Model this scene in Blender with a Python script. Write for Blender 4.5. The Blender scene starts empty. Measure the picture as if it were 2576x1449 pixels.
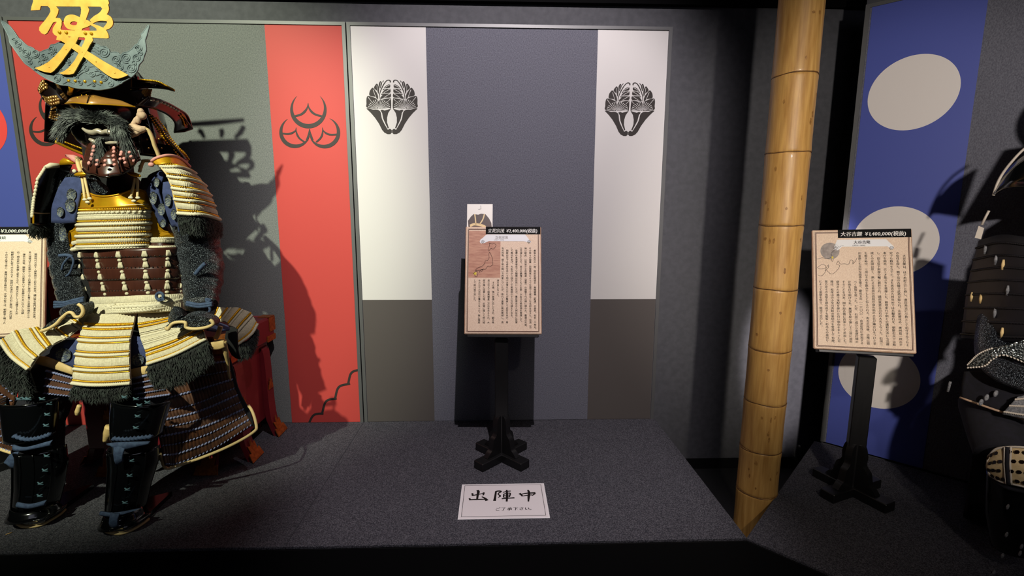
import bpy, math, random
import numpy as np
from mathutils import Matrix, Vector
from mathutils.geometry import tessellate_polygon

# ------------------------------------------------------------------ camera, world, lights, exposure
SC = bpy.context.scene
COL = SC.collection
random.seed(4); RNG = np.random.default_rng(7)
F, PITCH, YAW, ROLL, DIST, ZP = 1222.54, .1521, .0326, .0028, 2.705, .34   # ZP = height of the platforms
CAM = np.array([0, -DIST, 1.2 + ZP])
_cy, _sy, _cp, _sp = math.cos(YAW), math.sin(YAW), math.cos(PITCH), math.sin(PITCH)
FW = np.array([_sy * _cp, _cy * _cp, -_sp]); _r = np.array([_cy, -_sy, 0.]); _u = np.cross(_r, FW)
RT = _r * math.cos(ROLL) + _u * math.sin(ROLL); UP = -_r * math.sin(ROLL) + _u * math.cos(ROLL)
cd = bpy.data.cameras.new('camera'); cam = bpy.data.objects.new('camera', cd); COL.objects.link(cam)
cd.sensor_width = 36; cd.lens = F / 2576 * 36; cd.clip_start = .05
M = Matrix.Identity(4)
for i in range(3):
    M[i][0], M[i][1], M[i][2], M[i][3] = RT[i], UP[i], -FW[i], CAM[i]
cam.matrix_world = M
SC.camera = cam

W = bpy.data.worlds.new('world'); SC.world = W; W.use_nodes = True
W.node_tree.nodes['Background'].inputs[0].default_value = (.6, .62, .8, 1)
W.node_tree.nodes['Background'].inputs[1].default_value = .02
SC.view_settings.view_transform = 'Standard'; SC.view_settings.look = 'None'
SC.view_settings.exposure = 0; SC.view_settings.gamma = 1; SC.view_settings.use_curve_mapping = False

def spot(name, loc, aim, power, col, angle, blend=.5, size=.03):
    d = bpy.data.lights.new(name, 'SPOT'); d.energy = power; d.color = col
    d.spot_size = math.radians(angle); d.spot_blend = blend; d.shadow_soft_size = size
    o = bpy.data.objects.new(name, d); COL.objects.link(o); o.location = loc
    o.rotation_euler = (Vector(aim) - Vector(loc)).to_track_quat('-Z', 'Y').to_euler()
    return o
spot('armor_spotlight', (-1.7, -3.75, 3.80), (-1.95, -.3, 1.70), 950, (.96, 1, .77), 46, .6, .035)
spot('sign_spotlight', (.2, -2.1, 3.5), (.08, -.2, 1.45), 300, (1, .90, .93), 72, .6, .012)
spot('corner_spotlight', (.75, -3.3, 2.0), (1.78, -.50, 1.50), 195, (1, .90, .82), 48, .7, .04)
spot('bamboo_spotlight', (.75, -3.6, 3.0), (1.10, -.80, .90), 75, (1, .88, .72), 36, .9, .05)
spot('wall_spotlight', (1.3, -1.7, 3.75), (1.68, .03, .70), 1500, (1, .90, .93), 8.5, .6, .03)
_a = bpy.data.lights.new('aisle_glow', 'AREA'); _a.energy = 8; _a.color = (.80, .82, 1); _a.size = 3; _a.shape = 'RECTANGLE'; _a.size_y = 1.2
_o = bpy.data.objects.new('aisle_glow', _a); COL.objects.link(_o); _o.location = (.4, -5.2, 3.3); _o.rotation_euler = (math.radians(55), 0, 0)

# ------------------------------------------------------------------ pixel -> world helpers (photo pixels, 2576x1449)
def ray(x, y): return FW + RT * ((x - 1288) / F) - UP * ((y - 724.5) / F)
def onp(x, y, n, c):
    d = ray(x, y); n = np.asarray(n, float); return CAM + d * ((c - n @ CAM) / (n @ d))
def at(x, y, Y): return onp(x, y, (0, 1, 0), Y)
def atz(x, y, Z): return onp(x, y, (0, 0, 1), Z)
def crop(sx, ox, oy): return lambda x, y: (ox + x / sx, oy + y / sx)
C1 = crop(6.3, 0, 0); HC = crop(5.574, 80, 190); BC = crop(4.831, 60, 380); SD = crop(4.83, 340, 380)
T2 = crop(3.623, 0, 370); T3 = crop(3.623, 0, 700); T4 = crop(3.623, 0, 980); LC = crop(3.45, 0, 960); GC = crop(2.897, 440, 740)
PX = lambda x, y: (x, y)
def P(c, x, y, Y): return at(*c(x, y), Y)
def line(c, pts, Y, Y1=None):
    """polyline through crop points; Y runs from Y to Y1 along it, or is the third number of a point"""
    n = len(pts); out = []
    for i, q in enumerate(pts):
        yy = q[2] if len(q) > 2 else (Y if Y1 is None else Y + (Y1 - Y) * i / max(1, n - 1))
        out.append(P(c, q[0], q[1], yy))
    return np.array(out)

# ------------------------------------------------------------------ materials
def lin(c):
    return tuple((v / 255 / 12.92 if v / 255 <= .04045 else ((v / 255 + .055) / 1.055) ** 2.4) for v in c)
MATS = {}
def mat(name, rgb, rough=.6, metal=0., rgb2=None, nscale=60, detail=3, bump=0., bscale=None, spec=.5, coat=0., kind='noise', stretch=None, contrast=(.35, .65), sheen=0.):
    m = bpy.data.materials.new(name); m.use_nodes = True; nt = m.node_tree; N = nt.nodes; L = nt.links
    b = N['Principled BSDF']
    b.inputs['Base Color'].default_value = (*lin(rgb), 1); b.inputs['Roughness'].default_value = rough
    b.inputs['Metallic'].default_value = metal; b.inputs['Specular IOR Level'].default_value = spec
    b.inputs['Coat Weight'].default_value = coat; b.inputs['Coat Roughness'].default_value = .08
    if sheen: b.inputs['Sheen Weight'].default_value = sheen
    tc = N.new('ShaderNodeTexCoord'); src = tc.outputs['Object']
    if stretch:
        mp = N.new('ShaderNodeMapping'); mp.inputs['Scale'].default_value = stretch; L.new(src, mp.inputs[0]); src = mp.outputs[0]
    def tex(scale):
        if kind == 'voronoi':
            t = N.new('ShaderNodeTexVoronoi'); t.inputs['Scale'].default_value = scale; L.new(src, t.inputs['Vector']); return t.outputs['Distance']
        t = N.new('ShaderNodeTexNoise'); t.inputs['Scale'].default_value = scale; t.inputs['Detail'].default_value = detail
        L.new(src, t.inputs['Vector']); return t.outputs['Fac']
    if rgb2:
        o = tex(nscale); r = N.new('ShaderNodeValToRGB'); r.color_ramp.elements[0].position = contrast[0]; r.color_ramp.elements[1].position = contrast[1]
        r.color_ramp.elements[0].color = (*lin(rgb), 1); r.color_ramp.elements[1].color = (*lin(rgb2), 1)
        L.new(o, r.inputs[0]); L.new(r.outputs[0], b.inputs['Base Color'])
    if bump:
        o = tex(bscale or nscale); bp = N.new('ShaderNodeBump'); bp.inputs['Strength'].default_value = bump; bp.inputs['Distance'].default_value = .004
        L.new(o, bp.inputs['Height']); L.new(bp.outputs[0], b.inputs['Normal'])
    MATS[name] = m; return m
mat('wallpaper', (88, 89, 99), .85, rgb2=(112, 113, 123), nscale=260, detail=5, bump=.35, stretch=(1, 1, .55), spec=.2)
mat('wallpaper_lit', (98, 101, 100), .85, rgb2=(122, 125, 122), nscale=260, detail=5, bump=.35, stretch=(1, 1, .55), spec=.2)  # same wallpaper in a lighter tone, the brighter light on the left painted in
mat('wall_paint', (74, 75, 79), .8, rgb2=(82, 83, 87), nscale=30, bump=.1, bscale=300, spec=.3)
mat('black_paint', (9, 9, 10), .8, spec=.2)
mat('ceiling_black', (6, 6, 7), .9, spec=.1)
mat('floor_dark', (20, 20, 22), .7, rgb2=(28, 28, 30), nscale=200)
mat('carpet', (50, 50, 56), .95, rgb2=(112, 111, 117), nscale=260, detail=7, bump=.8, bscale=320, spec=.1, contrast=(.40, .78))
mat('red_print', (186, 68, 62), .55, spec=.3)
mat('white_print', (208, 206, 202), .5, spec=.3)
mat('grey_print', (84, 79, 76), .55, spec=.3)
mat('crest_ink', (52, 47, 44), .55, spec=.3)
mat('blue_print', (76, 88, 166), .5, spec=.3)
mat('disc_print', (228, 222, 216), .5, spec=.3)
mat('red_disc', (226, 74, 70), .55, spec=.3)
mat('frame_metal', (100, 101, 101), .45, .35, spec=.5)
mat('gap_black', (5, 5, 5), .7)
mat('wood_print', (238, 214, 188), .5, rgb2=(220, 190, 162), nscale=12, detail=4, stretch=(50, 50, 1.2), spec=.4, coat=.15)
mat('wood_edge', (222, 188, 160), .4, rgb2=(200, 160, 130), nscale=20, stretch=(4, 4, 1), coat=.2)
mat('wood_line', (92, 58, 44), .6)
mat('ink', (26, 20, 18), .7, spec=.2)
mat('header_black', (8, 7, 7), .75, spec=.2)
mat('white_ink', (238, 236, 230), .6)
mat('scroll_white', (236, 236, 236), .5)
mat('map_wood', (200, 150, 122), .5, rgb2=(176, 122, 98), nscale=8, stretch=(3, 3, 14))
mat('map_grey', (168, 156, 148), .6, rgb2=(140, 130, 124), nscale=60)
mat('yellow_ink', (222, 200, 60), .6)
mat('stand_black', (12, 12, 13), .42, rgb2=(17, 16, 17), nscale=14, stretch=(8, 8, 1), spec=.5)
mat('photo_white', (240, 236, 226), .35)
mat('photo_dark', (78, 62, 56), .4)
mat('photo_gold', (226, 200, 146), .4)
mat('card_paper', (226, 220, 220), .3, spec=.5, coat=.3)
mat('laminate', (235, 232, 232), .12, spec=.5)
mat('bamboo_skin', (172, 126, 64), .45, rgb2=(208, 164, 94), nscale=9, detail=8, stretch=(9, 9, .7), spec=.45, coat=.08, bump=.08, bscale=60, contrast=(.3, .7))
mat('bamboo_stain', (134, 92, 44), .55, rgb2=(170, 124, 62), nscale=90)
mat('bamboo_node', (120, 84, 42), .6, rgb2=(84, 54, 26), nscale=80)
# armour
mat('gold_lacquer', (222, 168, 28), .36, .55, rgb2=(206, 148, 20), nscale=20)
mat('gold_bead', (228, 172, 34), .3, .65)
mat('gold_leaf', (226, 178, 78), .5, .25, rgb2=(212, 160, 62), nscale=30, bump=.05)
mat('white_lace', (208, 198, 170), .75, rgb2=(188, 177, 148), nscale=160, sheen=.15)
mat('white_cord', (212, 202, 174), .7, bump=.3, bscale=900)
mat('beige_piping', (214, 186, 130), .6, bump=.2, bscale=700)
mat('beige_leather', (206, 176, 118), .6, rgb2=(190, 160, 104), nscale=40, bump=.2, bscale=200)
mat('beige_cloth', (196, 166, 136), .8, rgb2=(176, 146, 122), nscale=40, bump=.4, bscale=120)
mat('pink_lace', (206, 142, 134), .7)
mat('brown_lacquer', (62, 32, 24), .32, 0, rgb2=(70, 37, 28), nscale=10, coat=.25, stretch=(6, 6, 1))
mat('visor_lacquer', (150, 104, 48), .35, .1, rgb2=(160, 114, 54), nscale=14, coat=.3)
mat('dark_lacquer', (20, 10, 9), .2, 0, coat=.7)
mat('black_lacquer', (8, 9, 11), .16, 0, coat=.8)
mat('scale_gold', (190, 146, 78), .3, .6, rgb2=(120, 74, 34), nscale=50)
mat('crest_steel', (88, 100, 104), .55, .2, rgb2=(116, 129, 131), nscale=16, bump=.12, bscale=60)
mat('hair_dark', (34, 38, 38), .6, rgb2=(120, 126, 120), nscale=28, contrast=(.42, .72))
mat('fur_black', (17, 20, 19), .85, rgb2=(52, 60, 54), nscale=45, contrast=(.45, .8))
mat('lip_silver', (176, 164, 144), .35, .3)
mat('mask_dark', (26, 22, 22), .3, 0, coat=.4)
mat('navy_cloth', (44, 54, 92), .85, rgb2=(56, 66, 108), nscale=50, bump=.35, bscale=500)
mat('medallion', (120, 124, 116), .6, .2, rgb2=(66, 74, 92), nscale=180, kind='voronoi', bump=.5)
mat('chain_mail', (9, 11, 19), .28, .45, rgb2=(150, 160, 170), nscale=420, kind='voronoi', bump=1.0, contrast=(.52, .95))
mat('blue_cord', (46, 60, 88), .8, rgb2=(62, 80, 108), nscale=90, bump=.3, bscale=600)
mat('lavender_knot', (128, 134, 168), .7, rgb2=(104, 110, 146), nscale=160)
mat('teal_knot', (70, 100, 110), .7)
mat('thigh_brown', (88, 52, 30), .55, rgb2=(62, 37, 23), nscale=26, coat=.1)
mat('hakama_dark', (13, 13, 20), .9, rgb2=(20, 19, 30), nscale=60, bump=.3)
mat('box_red', (104, 25, 33), .35, rgb2=(94, 21, 29), nscale=8, coat=.25)
mat('box_gold', (176, 104, 46), .42, .6, rgb2=(140, 76, 30), nscale=60, bump=.3)
mat('inner_black', (7, 6, 8), .9)
mat('silver_mail', (58, 64, 66), .25, .8, rgb2=(190, 198, 196), nscale=170, kind='voronoi', bump=1.0, contrast=(.4, .8))
mat('bone_white', (196, 186, 172), .5)
mat('purple_dark', (10, 8, 12), .6, rgb2=(17, 14, 21), nscale=30, bump=.3)
mat('kikko_cream', (206, 184, 142), .5, rgb2=(188, 164, 122), nscale=60)
mat('grey_lace', (132, 132, 134), .7, rgb2=(90, 92, 96), nscale=180, bump=.4)
mat('splinter', (190, 150, 90), .7)

# ------------------------------------------------------------------ mesh helpers
class MB:
    def __init__(s): s.V = []; s.F = []; s.n = 0
    def add(s, V, *Fs):
        V = np.asarray(V, float).reshape(-1, 3)
        for f in Fs:
            f = np.asarray(f, int)
            if len(f): s.F.append(f + s.n)
        s.V.append(V); s.n += len(V); return s
    def box(s, c, size, rot=None):
        v = np.array([[x, y, z] for x in (-.5, .5) for y in (-.5, .5) for z in (-.5, .5)]) * np.asarray(size)
        if rot is not None: v = v @ np.asarray(rot).T
        return s.add(v + np.asarray(c), [[0, 1, 3, 2], [4, 6, 7, 5], [0, 4, 5, 1], [2, 3, 7, 6], [0, 2, 6, 4], [1, 5, 7, 3]])
    def bevbox(s, c, size, b=.004, rot=None):
        """box with chamfered edges"""
        h = np.asarray(size) / 2; vs = []
        for sx in (-1, 1):
            for sy in (-1, 1):
                for sz in (-1, 1):
                    k = np.array([sx, sy, sz])
                    for a in range(3):
                        q = h - b; q[a] = h[a]; vs.append(k * q)
        v = np.array(vs); bm = None
        import bmesh
        bm = bmesh.new(); bv = [bm.verts.new(x) for x in v]; r = bmesh.ops.convex_hull(bm, input=bv)
        bm.normal_update(); bm.verts.index_update()
        if rot is not None: v = v @ np.asarray(rot).T
        fs = [[q.index for q in f.verts] for f in bm.faces]; bm.free()
        return s.add(v + np.asarray(c), fs)
    def grid(s, G, thick=None):
        """G: (nv, nu, 3) array of points"""
        nv, nu = G.shape[:2]; i = np.arange(nv * nu).reshape(nv, nu)
        f = np.stack([i[:-1, :-1], i[:-1, 1:], i[1:, 1:], i[1:, :-1]], -1).reshape(-1, 4)
        if thick is None: return s.add(G.reshape(-1, 3), f)
        H = G + np.asarray(thick); n = nv * nu
        rim = np.concatenate([i[0, :], i[1:, -1], i[-1, -2::-1], i[-2:0:-1, 0]])
        a = rim; b = np.roll(rim, -1)
        return s.add(np.concatenate([G.reshape(-1, 3), H.reshape(-1, 3)]), np.concatenate([f, f[:, ::-1] + n, np.stack([b, a, a + n, b + n], -1)]))
    def tube(s, pts, r, sides=6, caps=True, twist=0, lobes=0, amp=0., closed=False):
        p = np.asarray(pts, float); n = len(p); r = np.atleast_1d(np.asarray(r, float)); r = np.interp(np.linspace(0, 1, n), np.linspace(0, 1, len(r)), r) if len(r) > 1 else np.full(n, r[0])
        t = np.gradient(p, axis=0) if not closed else np.roll(p, -1, 0) - np.roll(p, 1, 0)
        t /= np.linalg.norm(t, axis=1)[:, None] + 1e-12
        a = np.zeros((n, 3)); ref = np.array([0, 0, 1.]) if abs(t[0][2]) < .9 else np.array([1., 0, 0])
        cur = np.cross(t[0], ref)
        for k in range(n):
            cur = cur - t[k] * (cur @ t[k]); cur /= np.linalg.norm(cur) + 1e-12; a[k] = cur
        b = np.cross(t, a); th = np.arange(sides) * 2 * math.pi / sides
        ph = np.linspace(0, twist * 2 * math.pi, n)
        rr = r[:, None] * (1 + (amp * np.cos(lobes * (th[None] - ph[:, None] / max(1, lobes))) if lobes else 0))
        V = p[:, None] + rr[..., None] * (a[:, None] * np.cos(th)[None, :, None] + b[:, None] * np.sin(th)[None, :, None])
        i = np.arange(n * sides).reshape(n, sides); j = np.roll(i, -1, 1)
        if closed: f = np.stack([i, j, np.roll(j, -1, 0), np.roll(i, -1, 0)], -1).reshape(-1, 4)
        else: f = np.stack([i[:-1], j[:-1], j[1:], i[1:]], -1).reshape(-1, 4)
        cs = [] if closed or not caps else [[list(i[0][::-1])], [list(i[-1])]]
        return s.add(V.reshape(-1, 3), f, *cs)
    def beads(s, pts, A, B, C, ns=6, nr=3):
        """ellipsoids at pts with half axes A, B, C (arrays n x 3)"""
        pts = np.asarray(pts, float).reshape(-1, 3); n = len(pts)
        A, B, C = [np.broadcast_to(np.asarray(q, float), (n, 3)) for q in (A, B, C)]
        la = np.linspace(-math.pi / 2, math.pi / 2, nr + 2)[1:-1]; th = np.arange(ns) * 2 * math.pi / ns
        base = [(0, 0, -1)] + [(math.cos(l) * math.cos(t), math.cos(l) * math.sin(t), math.sin(l)) for l in la for t in th] + [(0, 0, 1)]
        base = np.array(base); m = len(base)
        V = pts[:, None] + base[None, :, 0:1] * A[:, None] + base[None, :, 1:2] * B[:, None] + base[None, :, 2:3] * C[:, None]
        tri = [[0, 1 + (k + 1) % ns, 1 + k] for k in range(ns)] + [[m - 1, 1 + (nr - 1) * ns + k, 1 + (nr - 1) * ns + (k + 1) % ns] for k in range(ns)]
        q = [[1 + r_ * ns + k, 1 + r_ * ns + (k + 1) % ns, 1 + (r_ + 1) * ns + (k + 1) % ns, 1 + (r_ + 1) * ns + k] for r_ in range(nr - 1) for k in range(ns)]
        off = (np.arange(n) * m)[:, None, None]
        fs = [(np.array(tri)[None] + off).reshape(-1, 3)]
        if q: fs.append((np.array(q)[None] + off).reshape(-1, 4))
        return s.add(V.reshape(-1, 3), *fs)
    def ball(s, c, r, ns=10, nr=6):
        r = np.broadcast_to(np.asarray(r, float), (3,))
        return s.beads([c], [r[0], 0, 0], [0, r[1], 0], [0, 0, r[2]], ns, nr)
    def poly(s, pts, thick, holes=()):
        """outline(s) of 3-D points, extruded by the vector thick"""
        loops = [np.asarray(pts, float)] + [np.asarray(h, float) for h in holes]
        tri = tessellate_polygon([[Vector(q) for q in l] for l in loops]); V = np.concatenate(loops); n = len(V)
        tri = np.array([list(t) for t in tri])
        if thick is None: return s.add(V, tri)
        Fs = [tri, tri[:, ::-1] + n]; o = 0
        for l in loops:
            i = np.arange(len(l)) + o; j = np.roll(i, -1); Fs.append(np.stack([i, j, j + n, i + n], -1)); o += len(l)
        return s.add(np.concatenate([V, V + np.asarray(thick)]), *Fs)
    def ribbon(s, pts, w, thick, nrm):
        """flat stroke: 3-D centre line pts with widths w, facing nrm"""
        p = np.asarray(pts, float); n = len(p); w = np.broadcast_to(np.asarray(w, float), (n,))
        t = np.gradient(p, axis=0); t /= np.linalg.norm(t, axis=1)[:, None] + 1e-12
        sd = np.cross(np.asarray(nrm, float), t); sd /= np.linalg.norm(sd, axis=1)[:, None] + 1e-12
        G = np.stack([p - sd * w[:, None] / 2, p + sd * w[:, None] / 2], 0)
        return s.grid(G, thick)
    def build(s, name, m, parent=None, smooth=True, stuff=False, label=None):
        me = bpy.data.meshes.new(name); V = np.concatenate(s.V); me.vertices.add(len(V)); me.vertices.foreach_set('co', V.astype(np.float32).ravel())
        idx = []; st = []; c = 0
        for f in s.F:
            k = f.shape[1]; idx.append(f.ravel()); st.append(np.arange(len(f)) * k + c); c += f.size
        idx = np.concatenate(idx); st = np.concatenate(st)
        me.loops.add(len(idx)); me.polygons.add(len(st))
        me.polygons.foreach_set('loop_start', st.astype(np.int32)); me.loops.foreach_set('vertex_index', idx.astype(np.int32))
        me.polygons.foreach_set('use_smooth', np.full(len(st), bool(smooth)))
        me.update(calc_edges=True); me.validate()
        me.materials.append(MATS[m] if isinstance(m, str) else m)
        return link(name, me, parent, stuff, label)
def link(name, me, parent=None, stuff=False, label=None):
    o = bpy.data.objects.new(name, me); COL.objects.link(o)
    if parent is not None:
        o.parent = parent; o.matrix_parent_inverse = ROOTINV[parent.name]
    if stuff: o['kind'] = 'stuff'
    if label: o['label'] = label
    ROOTINV[o.name] = Matrix.Identity(4); return o
ROOTINV = {}
def thing(name, label, cat, loc, group=None):
    o = bpy.data.objects.new(name, None); COL.objects.link(o); o.location = [float(v) for v in loc]; o.empty_display_size = .05
    o['label'] = label; o['category'] = cat
    if group: o['group'] = group
    ROOTINV[o.name] = Matrix.Translation(-Vector(o.location)); return o
def tag(o, label, cat, group=None):
    o['label'] = label; o['category'] = cat
    if group: o['group'] = group
    return o
def struct(o): o['kind'] = 'structure'; return o
def cr(pts, n=8, closed=False):
    """Catmull-Rom through points (any dimension)"""
    p = np.asarray(pts, float); k = len(p)
    if closed: q = np.concatenate([p[-1:], p, p[:2]])
    else: q = np.concatenate([2 * p[:1] - p[1:2], p, 2 * p[-1:] - p[-2:-1]])
    out = []
    for i in range(1, len(q) - 2):
        t = np.linspace(0, 1, n, endpoint=False)[:, None]
        a, b, c, d = q[i - 1], q[i], q[i + 1], q[i + 2]
        out.append(.5 * (2 * b + (c - a) * t + (2 * a - 5 * b + 4 * c - d) * t ** 2 + (3 * b - a - 3 * c + d) * t ** 3))
    o = np.concatenate(out)
    return o if closed else np.concatenate([o, p[-1:]])
def resample(p, n):
    p = np.asarray(p, float); d = np.r_[0, np.cumsum(np.linalg.norm(np.diff(p, axis=0), axis=1))]; d /= d[-1]
    t = np.linspace(0, 1, n); return np.stack([np.interp(t, d, p[:, k]) for k in range(p.shape[1])], -1)

class Patch:
    """surface through cross polylines (each left -> right) at parameters vs"""
    def __init__(s, polys, vs=None, M=49, outward=None):
        s.G = np.stack([resample(cr(p, 8) if len(p) > 2 else p, M) for p in polys]); s.M = M
        s.vs = np.asarray(vs if vs is not None else np.linspace(0, 1, len(polys)), float); s.out = np.asarray(outward, float) if outward is not None else CAM - s.G.reshape(-1, 3).mean(0)
        s.sgn = 1.; s.sgn = 1. if s.frame(*np.meshgrid(np.linspace(.05, .95, 9), np.linspace(s.vs[0], s.vs[-1], 9)))[2].reshape(-1, 3).mean(0) @ s.out > 0 else -1.
    def raw(s, u, v):
        u = np.clip(u, 0, 1); fi = np.interp(v, s.vs, np.arange(len(s.vs))); i = np.clip(fi.astype(int), 0, len(s.vs) - 2); fv = (fi - i)[..., None]
        fu = u * (s.M - 1); j = np.clip(fu.astype(int), 0, s.M - 2); fu = (fu - j)[..., None]; G = s.G
        return (G[i, j] * (1 - fu) + G[i, j + 1] * fu) * (1 - fv) + (G[i + 1, j] * (1 - fu) + G[i + 1, j + 1] * fu) * fv
    def pt(s, u, v, off=0.):
        u = np.asarray(u, float); v = np.asarray(v, float); u, v = np.broadcast_arrays(u, v)
        p = s.raw(u, v); du, dv, n = s.frame(u, v)
        return p + n * np.broadcast_to(np.asarray(off, float), u.shape)[..., None]
    def frame(s, u, v):
        e = .012; ev = (s.vs[-1] - s.vs[0]) * .01
        u, v = np.broadcast_arrays(np.asarray(u, float), np.asarray(v, float))
        uc = np.clip(u, e, 1 - e); vc = np.clip(v, s.vs[0] + ev, s.vs[-1] - ev)
        du = s.raw(uc + e, vc) - s.raw(uc - e, vc); dv = s.raw(uc, vc + ev) - s.raw(uc, vc - ev)
        n = np.cross(du, dv)
        for q in (du, dv, n): q /= np.linalg.norm(q, axis=-1, keepdims=True) + 1e-12
        return du, dv, n * s.sgn
    def surf(s, mb, nu=24, nv=12, off=0., thick=.004, u0=0, u1=1, v0=None, v1=None, pillow=0.):
        v0 = s.vs[0] if v0 is None else v0; v1 = s.vs[-1] if v1 is None else v1
        u, v = np.meshgrid(np.linspace(u0, u1, nu), np.linspace(v0, v1, nv)); w = (v - v0) / (v1 - v0)
        n = s.frame(u, v)[2].reshape(-1, 3).mean(0); n /= np.linalg.norm(n)
        return mb.grid(s.pt(u, v, off + pillow * np.sin(math.pi * w)), -n * thick)
    def flute(s, mb, v0, v1, n, amp=.002, off=.002, u0=0, u1=1, pillow=.003, jit=.25):
        """upright laces side by side"""
        prof = np.array([0, .85, 1, .85]); uu = []; oo = []
        ed = np.linspace(u0, u1, n + 1) + (RNG.random(n + 1) - .5) * jit * (u1 - u0) / n; ed[0], ed[-1] = u0, u1
        h = 1 + (RNG.random(n) - .5) * .5
        for k in range(n):
            uu += list(ed[k] + (ed[k + 1] - ed[k]) * np.array([0, .18, .5, .82])); oo += list(prof * h[k])
        uu.append(u1); oo.append(0); w = np.linspace(0, 1, 6)
        U, Wt = np.meshgrid(np.array(uu), w)
        return mb.grid(s.pt(U, v0 + (v1 - v0) * Wt, off + amp * np.array(oo)[None] + pillow * np.sin(math.pi * Wt)))
    def rope(s, mb, v, r, n, off=None, u0=0, u1=1, amp=.28):
        m = n * 4 + 1; p = s.pt(np.linspace(u0, u1, m), np.full(m, v), r * .7 if off is None else off)
        return mb.tube(p, r, 6, True, twist=n, lobes=2, amp=amp)
    def row(s, mb, v, n, a, b, c, off=.002, u0=0, u1=1, slant=0., ns=6, nr=3):
        u = u0 + (u1 - u0) * (np.arange(n) + .5) / n; v = np.full(n, float(v)); du, dv, nn = s.frame(u, v)
        A = du * a + dv * slant * a
        return mb.beads(s.pt(u, v, off), A, dv * b, nn * c, ns, nr)
    def fur(s, mb, v0, v1, n, length, w=.0014, droop=(0, 0, -1), lift=.012, u0=0, u1=1, curl=.5):
        u = u0 + (u1 - u0) * RNG.random(n); v = v0 + (v1 - v0) * RNG.random(n); p = s.pt(u, v, .001); du, dv, nn = s.frame(u, v)
        d = np.asarray(droop, float) + (RNG.random((n, 3)) - .5) * curl * 2; d /= np.linalg.norm(d, axis=1)[:, None]
        L = (length * (.55 + .6 * RNG.random(n)))[:, None]
        return strands(mb, p, d, nn, L, w, lift)
def strands(mb, p, d, nn, L, w, lift):
    n = len(p); side = np.cross(d, nn); side /= np.linalg.norm(side, axis=1)[:, None] + 1e-9
    m1 = p + d * L * .45 + nn * lift; tip = p + d * L + nn * lift * .5
    V = np.stack([p - side * w, p + side * w, m1 + side * w * .8, m1 - side * w * .8, tip], 1).reshape(-1, 3)
    o = (np.arange(n) * 5)[:, None]
    return mb.add(V, np.array([[0, 1, 2, 3]]) + o, np.array([[3, 2, 4]]) + o)
def arc(L, R, bulge, n=17, mode='half', dirn=(0, -1, 0)):
    """cross section from L to R bulging towards the viewer"""
    L = np.asarray(L); R = np.asarray(R); t = np.linspace(0, 1, n)
    if mode == 'half': u = (1 - np.cos(math.pi * t)) / 2; h = np.sin(math.pi * t)
    else: u = t; h = np.sin(math.pi * t)
    return L + (R - L) * u[:, None] + np.asarray(dirn) * (bulge * h)[:, None]

def arcp(c, L, R, Y0, bulge, n=17, sag=0.):
    """cross section between two crop points at depth Y0, its middle nearer by bulge"""
    t = np.linspace(0, 1, n); u = (1 - np.cos(math.pi * t)) / 2; h = np.sin(math.pi * t)
    return np.array([P(c, L[0] + (R[0] - L[0]) * a, L[1] + (R[1] - L[1]) * a + sag * k, Y0 - bulge * k) for a, k in zip(u, h)])
# ------------------------------------------------------------------ lettering
_fc = bpy.data.curves.new('lettering', 'FONT'); _fc.resolution_u = 2
_fo = bpy.data.objects.new('lettering', _fc); GLY = {}
VERT = {'、': '︑', '。': '︒', '（': '︵', '）': '︶', 'ー': '︱', '〜': '︱'}
def glyph(ch, bold=0.):
    k = (ch, bold)
    if k not in GLY:
        _fc.body = ch; _fc.offset = bold; me = _fo.to_mesh()
        V = np.array([v.co[:] for v in me.vertices]).reshape(-1, 3)
        tr = []
        me.calc_loop_triangles()
        for t in me.loop_triangles: tr.append(list(t.vertices))
        GLY[k] = (V, np.array(tr, int).reshape(-1, 3)); _fo.to_mesh_clear()
    return GLY[k]
def write(mb, frame, cols, x0, y0, pitch, size, bold=.0, vertical=True, shear=0., sx=1., gap=0.):
    """frame(xy Nx2) -> 3-D; text columns run right to left from (x0, y0), or one horizontal line"""
    if vertical:
        for c, col in enumerate(cols):
            y = y0; st = col[1] if isinstance(col, tuple) else None
            txt = col[0] if st is not None else col
            if st is not None: y = st
            for ch in txt:
                if ch not in ' 　':
                    V, T = glyph(VERT.get(ch, ch))
                    for dx in ((-bold, bold) if bold else (0,)):
                        if len(V): mb.add(frame((V[:, :2] - [.5 - dx, .88]) * size * [sx, 1] + [x0 - c * pitch, y]), T)
                y -= size * (1 + gap)
    else:
        x = x0
        for ch in cols:
            wd = 1. if ord(ch) > 0x2000 else .62
            if ch == ' ': x += size * .5 * sx; continue
            V, T = glyph(ch)
            if len(V):
                xm = V[:, 0].max() if wd < 1 else 1.
                q = V[:, :2].copy(); q[:, 0] += q[:, 1] * shear; q = q * size * [sx, 1] + [x, y0]
                for dx in ((-bold, bold) if bold else (0,)): mb.add(frame(q + [dx * size, 0]), T)
                x += size * sx * ((xm + .06) if wd < 1 else wd) + gap * size
            else: x += size * sx * wd
    return mb

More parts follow.
